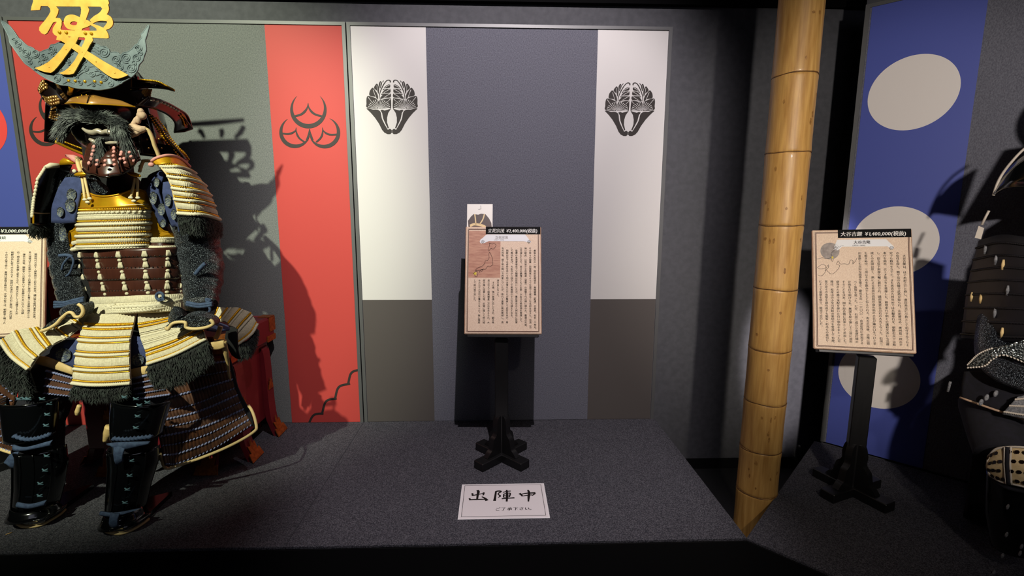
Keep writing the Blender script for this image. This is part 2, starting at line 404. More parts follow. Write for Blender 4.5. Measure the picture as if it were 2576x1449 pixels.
# ------------------------------------------------------------------ the room
def slab(name, lo, hi, m):
    lo, hi = np.array(lo, float), np.array(hi, float)
    return struct(MB().box((lo + hi) / 2, hi - lo).build(name, m, smooth=False))
slab('floor', (-5, -6.5, -.1), (4.6, .2, 0), 'floor_dark')
WB = .035
slab('wall_back', (-5, WB, 0), (4.6, WB + .15, 4.2), 'wall_paint')
slab('wall_left', (-5.15, -6.5, 0), (-5, .2, 4.2), 'black_paint')
slab('wall_right', (4.6, -6.5, 0), (4.75, .2, 4.2), 'black_paint')
slab('wall_front', (-5, -6.65, 0), (4.6, -6.5, 4.2), 'black_paint')
slab('ceiling', (-5, -6.5, 4.2), (4.6, .2, 4.3), 'ceiling_black')
slab('trim_1', (-5, WB - .03, 2.625), (4.6, WB, 4.2), 'ceiling_black')       # black pelmet above the wall
slab('baseboard_back', (.95, WB - .008, 0), (4.6, WB, .065), 'black_paint')

# ------------------------------------------------------------------ platforms
def platform(name, label, origin, ang, x0, x1, depth, splits):
    """origin = front right/left corner on the floor, x along the front edge, y to the back"""
    c, s = math.cos(ang), math.sin(ang); R = np.array([[c, -s, 0], [s, c, 0], [0, 0, 1.]]); o = np.array([origin[0], origin[1], 0.])
    t = thing(name, label, 'platform', o)
    w = lambda p: np.asarray(p, float) @ R.T + o
    def bx(n, lo, hi, m, sm=False):
        lo, hi = np.array(lo, float), np.array(hi, float); mb = MB().bevbox((0, 0, 0), hi - lo, .002); mb.V = [v + (lo + hi) / 2 for v in mb.V]; mb.V = [w(v) for v in mb.V]
        return mb.build(n, m, t, sm)
    bx('platform_base', (x0, .006, 0), (x1, depth - .002, ZP - .012), 'black_paint')
    bx('front_panel', (x0, 0, 0), (x1, .006, ZP - .012), 'black_paint')
    xs = [x0] + splits + [x1]
    for a, b in zip(xs[:-1], xs[1:]):
        bx('carpet_piece', (a + .0006, 0, ZP - .012), (b - .0006, depth - .002, ZP), 'carpet')
    return t
platform('display_platform', 'long low platform with grey speckled carpet below the red and white banner panels', (.9385, -1.0755), 0, -5.9, 0, 1.0755, [-2.62, -1.71])
platform('display_platform', 'angled grey carpeted platform at the right below the blue banner', (.9375, -1.0755), -math.pi / 4, -.003, 3.3, 1.085, [])

# ------------------------------------------------------------------ banner panels
def ident(q): q = np.asarray(q, float); return np.stack([q[:, 0], np.zeros(len(q)), q[:, 1]], -1)
def panel(label, frame, x0, x1, strips, top=2.173 + ZP, bot=ZP, wp='wallpaper'):
    """frame(x, out, z) -> 3-D. strips: (x0, x1, [(z0, z1, material)])"""
    p0 = frame((x0 + x1) / 2, 0, bot); t = thing('banner_panel', label, 'wall panel', p0)
    def bx(n, a, b, m, par=t, sm=False):
        V = np.array([frame(x, y, z) for x in (a[0], b[0]) for y in (a[1], b[1]) for z in (a[2], b[2])])
        return MB().add(V, [[0, 1, 3, 2], [4, 6, 7, 5], [0, 4, 5, 1], [2, 3, 7, 6], [0, 2, 6, 4], [1, 5, 7, 3]]).build(n, m, par, sm)
    fw = .021
    bx('backing_board', (x0 + .003, -.030, bot), (x1 - .003, 0, top - .003), wp)
    for a, b in ((x0 + .003, x0 + fw), (x1 - fw, x1 - .003)): bx('frame_rail', (a, -.03, bot), (b, .007, top - .003), 'frame_metal')
    bx('frame_rail', (x0 + fw, -.03, top - .019), (x1 - fw, .007, top - .003), 'frame_metal')
    out = []
    for sx0, sx1, segs in strips:
        grp = None
        for z0, z1, m in segs:
            o = bx('banner' if grp is None else 'banner_foot', (sx0, -.001, max(z0, bot)), (sx1, .0012, min(z1, top - .019)), m, t if grp is None else grp)
            grp = grp or o
        out.append(grp)
    return t, out
flat = lambda x, y, z: np.array([x, -y, z])
TOP = 2.173 + ZP
def wx(px, py): return at(px, py, 0)[0]
def wz(px, py): return at(px, py, 0)[2]
XS, XR, XB = -.7706, .931, -2.4768
zs = wz(1000, 754)
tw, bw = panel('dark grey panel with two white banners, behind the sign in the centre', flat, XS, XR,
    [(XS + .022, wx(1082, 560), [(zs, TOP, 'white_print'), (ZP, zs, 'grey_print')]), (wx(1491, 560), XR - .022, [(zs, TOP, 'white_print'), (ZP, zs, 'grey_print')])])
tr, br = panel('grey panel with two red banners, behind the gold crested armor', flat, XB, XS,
    [(XB + .022, XB + .022 + .395, [(ZP, TOP, 'red_print')]), (wx(700, 560), XS - .022, [(ZP, TOP, 'red_print')])], wp='wallpaper_lit')
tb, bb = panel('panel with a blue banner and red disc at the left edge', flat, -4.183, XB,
    [(-4.16, -3.765, [(ZP, TOP, 'blue_print')]), (XB - .022 - .395, XB - .022, [(ZP, TOP, 'blue_print')])], wp='wallpaper_lit')
def disc(frame, cx, cz, r, m, par, name='disc_emblem'):
    th = np.arange(72) * 2 * math.pi / 72
    n = frame(0, 1, 0) - frame(0, 0, 0)
    return MB().poly(np.array([frame(cx + r * math.cos(a), .0014, cz + r * math.sin(a)) for a in th]), n * .0008).build(name, m, par, False)
for z in (1.98, 1.31, .66): disc(flat, XB - .022 - .198, z, .16, 'red_disc', bb[1])

# right hand panel, at 45 degrees
PO = np.array([1.734, -.304, 0]); PD = np.array([1, -1, 0]) / 2 ** .5; PN = np.array([-1, -1, 0]) / 2 ** .5
slant = lambda x, y, z: PO + PD * x + PN * y + np.array([0, 0, z])
tq, bq = panel('angled grey panel with a blue banner of three white discs', slant, 0, 1.70, [(.028, .424, [(ZP, TOP, 'blue_print')]), (1.28, 1.675, [(ZP, TOP, 'blue_print')])])
for z in (2.085, 1.415, .75): disc(slant, .212, z, .163, 'disc_print', bq[0])
# the partition carrying it
pv = [slant(x, y, z) for x in (.0, 3.2) for y in (-.12, -.032) for z in (0, 2.60)]
struct(MB().add(np.array(pv), [[0, 1, 3, 2], [4, 6, 7, 5], [0, 4, 5, 1], [2, 3, 7, 6], [0, 2, 6, 4], [1, 5, 7, 3]]).build('wall_angled', 'wall_paint', smooth=False))

# ---- crests, flat print on the banners (traced into the plane of each banner)
def onwall(c, pts, out=.0016):
    q = [at(*c(x, y), 0) for x, y in pts]; return np.array(q) + [0, -out, 0]
KC = crop(2576 / 440, 660, 180)
def crescents(shift=0.):
    mb = MB(); K = [.0016]
    def up(): K[0] += .00012; return K[0]
    sh = np.array([shift, 0, 0])
    def moon(cx, cy, R, a0, a1, wmax):
        a = np.radians(np.linspace(a0, a1, 49)); t = np.linspace(-1, 1, 49)
        w = wmax * (1 - np.abs(t) ** 2.2) + 1.5; rr = R - w / 2
        pts = np.stack([cx + rr * np.cos(a), cy + rr * np.sin(a)], -1)
        o_ = up(); c3 = onwall(KC, pts, o_) + sh; e = onwall(KC, np.stack([cx + (rr + w / 2) * np.cos(a), cy + (rr + w / 2) * np.sin(a)], -1), o_) + sh
        mb.ribbon(c3, 2 * np.linalg.norm(e - c3, axis=1), (0, -.0006, 0), (0, -1, 0))
    def cusp(pts, w):
        p = cr(pts, 8); c3 = onwall(KC, p, up()) + sh; wd = np.interp(np.linspace(0, 1, len(p)), [0, .5, 1], w) / 5.854 * .00175
        mb.ribbon(c3, wd, (0, -.0006, 0), (0, -1, 0))
    moon(680, 570, 268, -51, 231, 64)
    cusp([(676, 465), (684, 525), (725, 590), (790, 635), (905, 665)], [6, 40, 30]); cusp([(676, 465), (664, 530), (625, 590), (565, 635), (470, 660)], [6, 40, 30])
    moon(478, 900, 226, 12, 243, 56); moon(922, 905, 226, -72, 168, 56)
    cusp([(500, 825), (490, 870), (440, 905), (370, 920), (280, 908)], [6, 32, 26]); cusp([(500, 825), (500, 880), (520, 940), (555, 990), (625, 1040)], [6, 34, 26])
    cusp([(887, 825), (900, 870), (945, 910), (1010, 930), (1120, 925)], [6, 32, 26]); cusp([(887, 825), (890, 880), (880, 940), (850, 990), (795, 1040)], [6, 34, 26])
    cusp([(697, 845), (690, 900), (680, 950), (660, 1010)], [10, 30, 40]); cusp([(697, 845), (706, 900), (720, 950), (740, 1010)], [10, 30, 40])
    return mb
crescents().build('crescent_crest', 'crest_ink', br[1], False)
crescents(-1.282).build('crescent_crest', 'crest_ink', br[0], False)
DC = crop(1449 / 400, 560, 700)
cl = MB()
for a, b, c in (((785, 1325), (832, 1245), (920, 1228)), ((905, 1240), (945, 1120), (1040, 1092)), ((1023, 1105), (1060, 990), (1162, 958)), ((1143, 968), (1175, 860), (1262, 828))):
    cl.ribbon(onwall(DC, cr([a, b, c], 10), .0016 + a[0] * 6e-7), .0125, (0, -.0006, 0), (0, -1, 0))
cl.build('cloud_outline', 'crest_ink', br[1], False)

def wisteria(ox):
    """facing pair of leaf sprays; drawn once for the left half and mirrored about the stem line"""
    dark, light = MB(), MB(); X0 = 1910.
    def put(mb, pts, w=None, out=.0016):
        for sgn in (1, -1):
            q = np.array(pts, float); q[:, 0] = X0 + sgn * (q[:, 0] - X0)
            p3 = onwall(KC, q, out) + [ox, 0, 0]
            if w is None: mb.poly(p3, (0, -.0005, 0))
            else:
                wd = np.interp(np.linspace(0, 1, len(q)), np.linspace(0, 1, len(w)), w) / 5.854 * .00175
                mb.ribbon(p3, wd, (0, -.0004, 0), (0, -1, 0))
    O = .0024
    # the horn shaped lower leaf
    put(dark, [(1533, 545), (1565, 538), (1630, 560), (1680, 558), (1725, 572), (1752, 610), (1768, 680), (1790, 740), (1842, 852), (1852, 858), (1880, 842), (1908, 862), (1908, 900), (1885, 922), (1845, 922), (1800, 900), (1765, 860), (1720, 770), (1660, 680), (1600, 610)])
    put(dark, [(1740, 572), (1770, 562), (1800, 575), (1895, 548), (1855, 610), (1838, 680), (1838, 750), (1864, 832), (1848, 838), (1810, 760), (1780, 690), (1765, 610)])
    # side lobes
    for lobe in ([(1545, 530), (1535, 470), (1535, 400), (1552, 362), (1600, 368), (1660, 390), (1715, 430), (1718, 540)],
                 [(1582, 355), (1580, 300), (1600, 262), (1628, 240), (1672, 290), (1700, 345), (1708, 410), (1660, 372)],
                 [(1645, 245), (1665, 200), (1690, 180), (1715, 220), (1722, 270), (1710, 330), (1690, 285)],
                 [(1715, 200), (1725, 160), (1742, 142), (1762, 170), (1755, 210), (1735, 250)],
                 [(1722, 540), (1730, 420), (1780, 400), (1860, 385), (1893, 398), (1896, 540), (1860, 532)],
                 [(1738, 400), (1755, 365), (1800, 330), (1885, 325), (1888, 378), (1810, 385)],
                 [(1755, 345), (1775, 300), (1820, 262), (1882, 258), (1884, 308), (1820, 320)],
                 [(1775, 278), (1800, 230), (1840, 200), (1880, 190), (1880, 235), (1830, 248)]): put(dark, cr(lobe, 5, True))
    put(dark, [(1767, 160), (1775, 140), (1790, 130), (1785, 148), (1775, 165)])
    put(dark, cr([(1722, 440), (1725, 350), (1750, 270), (1790, 190), (1830, 138), (1862, 128), (1885, 140), (1884, 162)], 6), [8, 14, 16, 14, 18, 22])
    # light veins and stamens on top
    put(light, [(1558, 378), (1630, 470)], [9, 5], O); put(light, [(1632, 270), (1680, 400)], [9, 5], O); put(light, [(1688, 205), (1698, 310)], [7, 4], O); put(light, [(1741, 165), (1735, 235)], [6, 3], O)
    put(light, [(1885, 405), (1840, 450)], [9, 5], O); put(light, [(1880, 330), (1790, 385)], [9, 6], O); put(light, [(1878, 262), (1790, 312)], [9, 6], O); put(light, [(1878, 195), (1800, 240)], [9, 6], O)
    for y0, x0, yc, y1 in ((440, 1745, 395, 388), (345, 1752, 318, 322), (278, 1772, 248, 252)): put(light, cr([(x0, y0 - 20), (1810, yc + 5), (1890, y1)], 6), [9, 10, 9], O)
    put(light, cr([(1712, 440), (1712, 360), (1735, 275), (1778, 188), (1822, 130)], 6), [9, 9, 7], O)
    for k in range(15):
        a = math.radians(-168 + k * 156 / 14); cx, cy = 1722, 548
        r1 = 150 if 2 < k < 12 else 158
        q = [(cx + 36 * math.cos(a), cy + 26 * math.sin(a)), (cx + r1 * math.cos(a), cy + .9 * r1 * math.sin(a))]
        put(light, q, [5, 7], O); e = np.array([(q[1][0] + 7 * math.cos(t), q[1][1] + 7 * math.sin(t)) for t in np.arange(8) * math.pi / 4]); put(light, e, None, O)
    put(light, cr([(1560, 535), (1625, 556), (1675, 556), (1715, 566), (1748, 600), (1766, 690), (1800, 765), (1845, 845)], 6), [7, 9, 10, 11, 9], O)
    put(light, cr([(1700, 560), (1712, 532), (1740, 534), (1760, 562)], 6), [8, 10, 8], O)
    return dark, light
for bn, ox in ((bw[0], 0), (bw[1], None)):
    if ox is None: ox = (at(1583, 275, 0) - at(985.4, 272, 0))[0]
    d, l = wisteria(ox); c = d.build('leaf_crest', 'crest_ink', bn, False); l.build('crest_veins', 'white_print', c, False)

# ------------------------------------------------------------------ explanatory signs on black stands
T1 = ['　豊後大友氏の一族、筑前岩屋城主・高橋鎮種（紹運）の長男。幼名・千熊丸。', 'その時々の服属・同盟関係によって生涯で十度以上も名前を変えた。宗茂（当', '時は統虎）は同族の立花鑑連（道雪）の娘誾千代の婿に請われ、鑑連の死後、', '立花城主となり、実父の鎮種とともに主家・大友氏の筑前領を管理した。', '　薩摩の島津軍侵攻で父鎮種は討死にしたが、豊臣秀吉の九州征伐に従軍', 'して戦功をあげ、大友氏から独立して筑後柳川十三万石城主となる。', '　朝鮮出兵では奇計を用いて明の大軍をたびたび撃破して武名をあげ、秀', '吉の死後、関ケ原の戦いで西軍についたが、敗れて東軍に降伏開城し、流']
T1b = ['浪の身となった。', '　その後、徳川家康に召しだされ、嗣子秀', '忠に仕えて陸奥棚倉二万石を与えられ、大', '坂の陣に従軍した後、旧領に復して柳川城', '十万九千六百石の藩主となった。後に隠居', 'して柳川城で没した。']
T2t = ['　大谷吉隆は、はじめ紀之介と称し、豊臣秀吉に小姓として出仕するうちそ', 'の信任を得た。賤ケ岳の合戦で武勇が知られ、山田勝攻め、奥州葛一揆の平', '定でも戦功を立てた。また秀吉の九州攻めでは兵糧奉行を、朝鮮出兵では船', '奉行を務め、広く才能ぶりを発揮した。検地奉行や明との講和交渉にも活躍', 'し、従五位下刑部少輔に叙任され、越前敦賀五万石の大名となった。石田三', '成との友誼は厚く、病による差別の容貌が崩れ他の大名が嫌の口をつけた茶', 'を飲まぬ中、三成はそれを飲み干したと伝えられる。秀吉の死後、吉隆は徳', '川家康とも良好な関係を築き、慶長五年（一六〇〇）、会津征伐に参加する']
T2b = ['べく敦賀を発った。だが、石田三成から家康打倒の', '計画を打ち明けられ、無謀を度々諌して三成に加担', 'することを決め、関ケ原合戦に西軍として参加した。', '病身のため輿で采配を揮いた白い頭巾をまとった吉', '隆は、松尾山の小早川秀秋の裏切りを警戒して布陣。', '案の定その攻撃を跳ね返すも脇坂・朽木らの裏切り', 'によって最期を悟り、戦場で自刃した。']
T3t = ['　戦国時代の武士・越後国の上杉氏の家老。樋口惣右衛門兼豊の長男。', '木八道場はその初期からの上杉謙信に重用され養子の景勝の側近とな', '　謙信の死後、御館争いの家督争いでは景勝のために尽力し功績', '位・越は家中を掌握し家老となり、豊臣大名として活躍する人気', '朝鮮出兵に従うのみならず、執政は会津百二十万石に移封、米沢は要', '十万の大軍で侵入、最期は家督を勤めた。文禄の役では、朝鮮軍と戦った']
def sign(label, stand_label, pose, foot, footyaw, title, scroll, T, B, mapkind, price_cols=None):
    x, y, z, psi, tl, rl = pose; Wd, Hd = .365, .519
    r = np.array([math.cos(psi), math.sin(psi), 0]); b = np.array([-math.sin(psi), math.cos(psi), 0]); u = np.array([0, 0, 1]) * math.cos(tl) + b * math.sin(tl)
    r, u = r * math.cos(rl) + u * math.sin(rl), -r * math.sin(rl) + u * math.cos(rl); n = np.cross(r, u); c0 = np.array([x, y, z])
    R3 = np.stack([r, -n, u], 1)
    t = thing('explanation_board', label, 'sign', c0 - u * Hd / 2)
    def fr(out): return lambda q: c0 + np.outer(q[:, 0], r) + np.outer(q[:, 1], u) + n * out
    MB().bevbox(c0 - n * .010, (Wd, .02, Hd), .004, R3).build('board', 'wood_edge', t, False)
    def rect(x0, x1, y0, y1, o): return fr(o)(np.array([(x0, y0), (x1, y0), (x1, y1), (x0, y1)]))
    MB().poly(rect(-Wd / 2 + .005, Wd / 2 - .005, -Hd / 2 + .005, Hd / 2 - .004, .0003), n * .0004).build('printed_face', 'wood_print', t, False)
    ln = MB()
    for i, wl in ((.011, .0016), (.0145, .003)):
        X, Y = Wd / 2 - i, Hd / 2 - i
        for a, bb_ in (((-X, -Y), (X, -Y)), ((X, -Y), (X, Y)), ((X, Y), (-X, Y)), ((-X, Y), (-X, -Y))): ln.ribbon(fr(.0009)(np.array([a, bb_])), wl, n * .0003, n)
    ln.build('border_line', 'wood_line', t, False)
    hb = MB().poly(rect(-.085 if mapkind != 'none' else -.11, Wd / 2 - .004, Hd / 2 - .037, Hd / 2 - .001, .0012), n * .0006).build('price_strip', 'header_black', t, False)
    mb = MB(); write(mb, fr(.0022), title, -.076, Hd / 2 - .0285, 0, .0215, .028, False, .12, .93); mb.build('price_lettering', 'white_ink', hb, False)
    # scroll with curled ends
    sc = [(-.10, .203), (-.085, .218), (-.078, .221), (.105, .221), (.118, .205), (.128, .189), (.135, .186), (.130, .181), (.115, .184), (.10, .188), (-.07, .188), (-.092, .178), (-.108, .176), (-.114, .184), (-.11, .196)] if mapkind != 'dots' else \
         [(-.098, .188), (-.088, .215), (.09, .215), (.112, .188), (.118, .178), (.108, .170), (.094, .184), (-.07, .184), (-.086, .168), (-.102, .17)]
    sb = MB().poly(fr(.0010)(np.array(sc)), n * .0005).build('name_scroll', 'scroll_white', t, False)
    cu = MB()
    for cx, cy in ((-.099, .184), (.123, .185)) if mapkind != 'dots' else ((-.094, .176), (.108, .176)):
        th = np.linspace(0, 4 * math.pi, 26); rr = .0085 - .0066 * th / th[-1]; cu.ribbon(fr(.0016)(np.stack([cx + rr * np.cos(th), cy + rr * np.sin(th)], -1)), .0013, n * .0002, n)
    cu.build('scroll_curl', 'ink', sb, False)
    mb = MB(); write(mb, fr(.0017), scroll[0], scroll[2], .2005 if mapkind != 'dots' else .197, 0, .0155, .025, False, 0, 1.); write(mb, fr(.0017), scroll[1], scroll[2] - .004, .1915 if mapkind != 'dots' else .186, 0, .0085, .015, False)
    mb.build('name_lettering', 'ink' if mapkind != 'japan' else 'map_grey', sb, False)
    mb = MB(); cols = T
    if mapkind == 'none': pitch, sz, y0 = .0218, .0103, .140
    else: pitch, sz, y0 = (.0220, .0111, .158) if mapkind == 'japan' else (.0225, .01155, .161)
    write(mb, fr(.0012), cols, .151 if mapkind != 'none' else .146, y0, pitch, sz, .016)
    if B:
        xb = .151 - len(T) * pitch
        if mapkind == 'japan': write(mb, fr(.0012), B, xb, .002, .0220, sz, .016)
        else: write(mb, fr(.0012), B, -.0246, .037, .0215, .0115, .016)
    mb.build('explanation_lettering', 'ink', t, False)
    mp = MB()
    if mapkind == 'japan':
        mw = MB().poly(rect(-.166, -.014, .010, .238, .0007), n * .0003).build('map_ground', 'map_wood', t, False)
        K = lambda pts: np.array([((px - 119 - (355)) / 714 * .365 * 1.0 + .0, (838 - py) / 1035 * .519 + .0) for px, py in pts])
        outl = [[(330, 550), (345, 500), (340, 482), (370, 492), (385, 488), (405, 500), (398, 520), (380, 540), (355, 535), (340, 560), (330, 550)],
                [(345, 570), (360, 600), (375, 640), (372, 670), (378, 690), (360, 705), (345, 715), (330, 705), (310, 735), (285, 735), (255, 745), (225, 752), (215, 745), (240, 722), (275, 708), (300, 680), (305, 655), (320, 655), (340, 630), (338, 590), (345, 570)],
                [(245, 765), (265, 745), (285, 740), (280, 752), (262, 762), (250, 770)], [(205, 770), (220, 755), (236, 765), (236, 790), (228, 808), (210, 805), (208, 785), (195, 778), (205, 770)]]
        for o_ in outl: mp.ribbon(fr(.0013)(cr(K(o_), 3)), .0016, n * .0002, n)
        star = [(212 + (20 if k % 2 == 0 else 9) * math.sin(k * math.pi / 5), 778 - (22 if k % 2 == 0 else 10) * math.cos(k * math.pi / 5)) for k in range(10)]
        MB().poly(fr(.0012)(K(star)), n * .0002).build('map_mark', 'yellow_ink', mw, False)
        mp.build('map_outline', 'ink', mw, False)
    elif mapkind == 'dots':
        K = lambda pts: np.array([((px - 232 - 490) / 980 * .365 + (py - 715) * .0000085, (715 - py + (px - 722) * .03) / 1165 * .519) for px, py in pts])
        th = np.arange(40) * math.pi / 20
        mo = MB().poly(fr(.0008)(np.stack([-.116 + .036 * np.cos(th), .165 + .037 * np.sin(th)], -1)), n * .0002).build('map_moon', 'map_grey', t, False)
        for o_ in ([(283, 412), (340, 400), (380, 410), (440, 395), (430, 360), (470, 320), (480, 265), (510, 300), (530, 290), (560, 285)], [(440, 400), (430, 425), (440, 440), (450, 415)], [(285, 495), (330, 468), (370, 480), (360, 505), (310, 510), (285, 495)],
                   [(290, 570), (320, 580), (360, 545), (375, 500), (400, 470), (395, 500), (360, 530)], [(375, 520), (410, 555), (440, 560), (490, 520), (510, 480), (480, 470), (500, 435), (515, 465), (560, 465), (600, 470), (620, 430), (645, 440), (640, 470), (670, 440), (680, 415)]):
            mp.ribbon(fr(.0013)(cr(K(o_), 3)), .0013, n * .0002, n)
        star = [(442 + (16 if k % 2 == 0 else 7) * math.sin(k * math.pi / 5), 400 - (18 if k % 2 == 0 else 8) * math.cos(k * math.pi / 5)) for k in range(10)]
        MB().poly(fr(.0016)(K(star)), n * .0002).build('map_mark', 'yellow_ink', mo, False)
        mp.build('map_outline', 'ink', mo, False)
    # black stand: square post, cross feet, four ogee brackets
    fx, fy = foot; c, s = math.cos(footyaw), math.sin(footyaw); RZ = np.array([[c, -s, 0], [s, c, 0], [0, 0, 1.]]); o = np.array([fx, fy, ZP])
    st = thing('sign_stand', stand_label, 'stand', o); w = lambda q: np.asarray(q, float) @ RZ.T + o
    ht = (c0 - u * Hd / 2)[2] - .022 - ZP
    MB().bevbox(o + [0, 0, ht / 2], (.064, .045, ht - .002), .003, RZ).build('post', 'stand_black', st, False)
    # backing tray behind the board
    bk = MB(); bk.bevbox(c0 - n * .030 - u * .03, (.33, .018, .46), .003, R3); bk.build('board_rest', 'stand_black', st, False)
    MB().bevbox(c0 - n * .012 - u * (Hd / 2 + .007), (.335, .05, .012), .002, R3).build('ledge', 'stand_black', st, False)
    for k in range(2):
        a = math.pi / 4 + k * math.pi / 2; Rk = RZ @ np.array([[math.cos(a), -math.sin(a), 0], [math.sin(a), math.cos(a), 0], [0, 0, 1.]])
        MB().bevbox(o + [0, 0, .020 + .0005 * k], (.315, .062, .040), .003, Rk).build('foot', 'stand_black', st, False)
    prof = cr([(.028, .23), (.038, .215), (.046, .18), (.044, .15), (.052, .135), (.066, .12), (.074, .085), (.078, .072), (.092, .062), (.108, .042)], 5)
    for k in range(4):
        a = math.pi / 4 + k * math.pi / 2; dr = np.array([math.cos(a), math.sin(a), 0]); sd = np.array([-dr[1], dr[0], 0])
        q = [dr * p_[0] + np.array([0, 0, p_[1]]) for p_ in prof] + [dr * .0 + np.array([0, 0, .04]), np.array([0, 0, .23])]
        q = np.array(q) - sd * .014; MB().poly(w(q), RZ @ (sd * .028)).build('bracket', 'stand_black', st, False)
    return t, fr, n, c0, r, u
S1 = sign('wooden explanation board priced 2,400,000 on the centre stand', 'black wooden sign stand with cross feet on the middle of the platform', (.0328, -.4079, 1.2272, -.03, .2776, .0), (.024, -.45), 0,
          '立花宗茂 ¥2,400,000(税抜)', ('立花宗茂', '(1567〜1642)', -.04), T1, T1b, 'japan')
S2 = sign('light wooden explanation board priced 1,400,000 in front of the blue banner', 'black wooden sign stand before the blue banner, right of the bamboo', (1.5433, -.7276, 1.2277, -.356, .2752, .032), (1.545, -.79), -.42,
          '大谷吉継 ¥1,400,000(税抜)', ('大谷吉隆', '(1559〜1600)', -.028), T2t, T2b, 'dots')
S3 = sign('wooden explanation board priced 3,000,000 at the left edge of the photo', 'black wooden sign stand at the left edge behind the armor', (-2.318, -.40, 1.222, .30, .2776, .0), (-2.32, -.45), .35,
          '直江兼続 ¥3,000,000(税抜)', ('直江兼続', '(1560〜1619)', -.028), T3t, None, 'none')
# photo card tucked behind the centre board
_, fr1, n1, c1_, r1, u1 = S1
ct = thing('photo_card', 'small bright photo card of an armor standing on top of the centre board', 'card', c1_ + u1 * .26)
x0, x1, y0, y1 = -.1785, -.0535, .2, .378
cf = lambda o: (lambda q: c1_ + np.outer(q[:, 0], r1) + np.outer(q[:, 1], u1) + n1 * o)
MB().poly(cf(-.0212 + .0002)(np.array([(x0, y0), (x1, y0), (x1, y1), (x0, y1)])), n1 * .0012).build('card', 'photo_white', ct, False)
CP = lambda pts: np.array([(x0 + (px - 130) / 250 * (x1 - x0), .378 - (py - 80) / 237 * .118) for px, py in pts])
MB().poly(cf(-.0196)(CP([(145, 310), (140, 250), (170, 205), (195, 182), (240, 188), (265, 178), (310, 182), (345, 225), (368, 270), (372, 312)])), n1 * .0003).build('printed_shoulders', 'photo_dark', ct, False)
pg = MB()
for q, w_ in (([(205, 182), (212, 230), (218, 290)], .006), ([(300, 182), (285, 235), (255, 285)], .006), ([(160, 300), (200, 285), (250, 290), (290, 300), (310, 314)], .012)): pg.ribbon(cf(-.0191)(cr(CP(q), 5)), w_, n1 * .0002, n1)
pg.build('printed_cords', 'photo_gold', ct, False)
MB().ribbon(cf(-.0195)(CP([(262, 95), (266, 130), (240, 133)])), .0016, n1 * .0002, n1).build('printed_mark', 'ink', ct, False)

# ------------------------------------------------------------------ notice card lying on the platform
nc = [atz(*q, ZP) for q in ((1163, 1218), (1369, 1218), (1383, 1306), (1153, 1306))]
ctr = sum(nc) / 4; NX0, NX1, NY0, NY1 = -.155, .212, -.936, -.684
nt_ = thing('notice_card', 'white laminated notice with black brush writing lying on the carpet', 'notice', (ctr[0], ctr[1], ZP))
ncm = MB().bevbox(((NX0 + NX1) / 2, (NY0 + NY1) / 2, ZP + .0012), (NX1 - NX0, NY1 - NY0, .0016), .0004).build('laminate_sheet', 'laminate', nt_, False)
MB().poly([(NX0 + .005, NY0 + .005, ZP + .0021), (NX1 - .005, NY0 + .005, ZP + .0021), (NX1 - .005, NY1 - .005, ZP + .0021), (NX0 + .005, NY1 - .005, ZP + .0021)], (0, 0, .0002)).build('paper', 'card_paper', nt_, False)
bl = MB(); q = [(NX0 + .0135, NY0 + .0165), (NX1 - .0155, NY0 + .0165), (NX1 - .0155, NY1 - .0115), (NX0 + .0135, NY1 - .0115)]
for a, b in zip(q, q[1:] + q[:1]): bl.ribbon(np.array([(*a, ZP + .0025), (*b, ZP + .0025)]), .0018, (0, 0, .0001), (0, 0, 1))
bl.build('border_line', 'ink', nt_, False)
NC = crop(1256 / 260, 1140, 1020)
br_ = MB()
def brush(pts, w, k=[0]):
    p = cr(np.array([atz(*NC(*a), ZP + .0025) for a in pts]), 8)[:, :]; k[0] += 1; p[:, 2] = ZP + .0025 + k[0] * .00001
    wd = np.interp(np.linspace(0, 1, len(p)), np.linspace(0, 1, len(w)), w) * .00050
    br_.ribbon(p, wd, (0, 0, .0001), (0, 0, 1))
# 出
brush([(296, 1028), (306, 1050), (298, 1090), (290, 1148)], [22, 26, 20, 16]); brush([(232, 1066), (236, 1085), (230, 1098)], [16, 18, 8]); brush([(228, 1096), (290, 1084), (370, 1066)], [10, 16, 8]); brush([(372, 1056), (368, 1080), (362, 1092)], [18, 16, 8])
brush([(196, 1128), (206, 1144), (196, 1150)], [14, 18, 12]); brush([(196, 1146), (290, 1142), (400, 1140)], [16, 18, 10]); brush([(348, 1108), (385, 1128), (412, 1156)], [10, 20, 30])
# 陣
brush([(512, 1048), (550, 1040), (580, 1046), (545, 1075), (572, 1100), (545, 1120)], [16, 18, 18, 10, 16, 6]); brush([(520, 1046), (512, 1100), (502, 1160)], [16, 18, 24])
brush([(604, 1056), (655, 1044), (700, 1040)], [12, 12, 12]); brush([(616, 1074), (612, 1118)], [12, 12]); brush([(616, 1074), (690, 1066), (684, 1112)], [10, 14, 10]); brush([(618, 1094), (684, 1088)], [8, 8]); brush([(614, 1116), (684, 1110)], [9, 9]); brush([(590, 1134), (660, 1128), (745, 1122)], [14, 14, 18]); brush([(650, 1026), (655, 1090), (650, 1168)], [14, 22, 16])
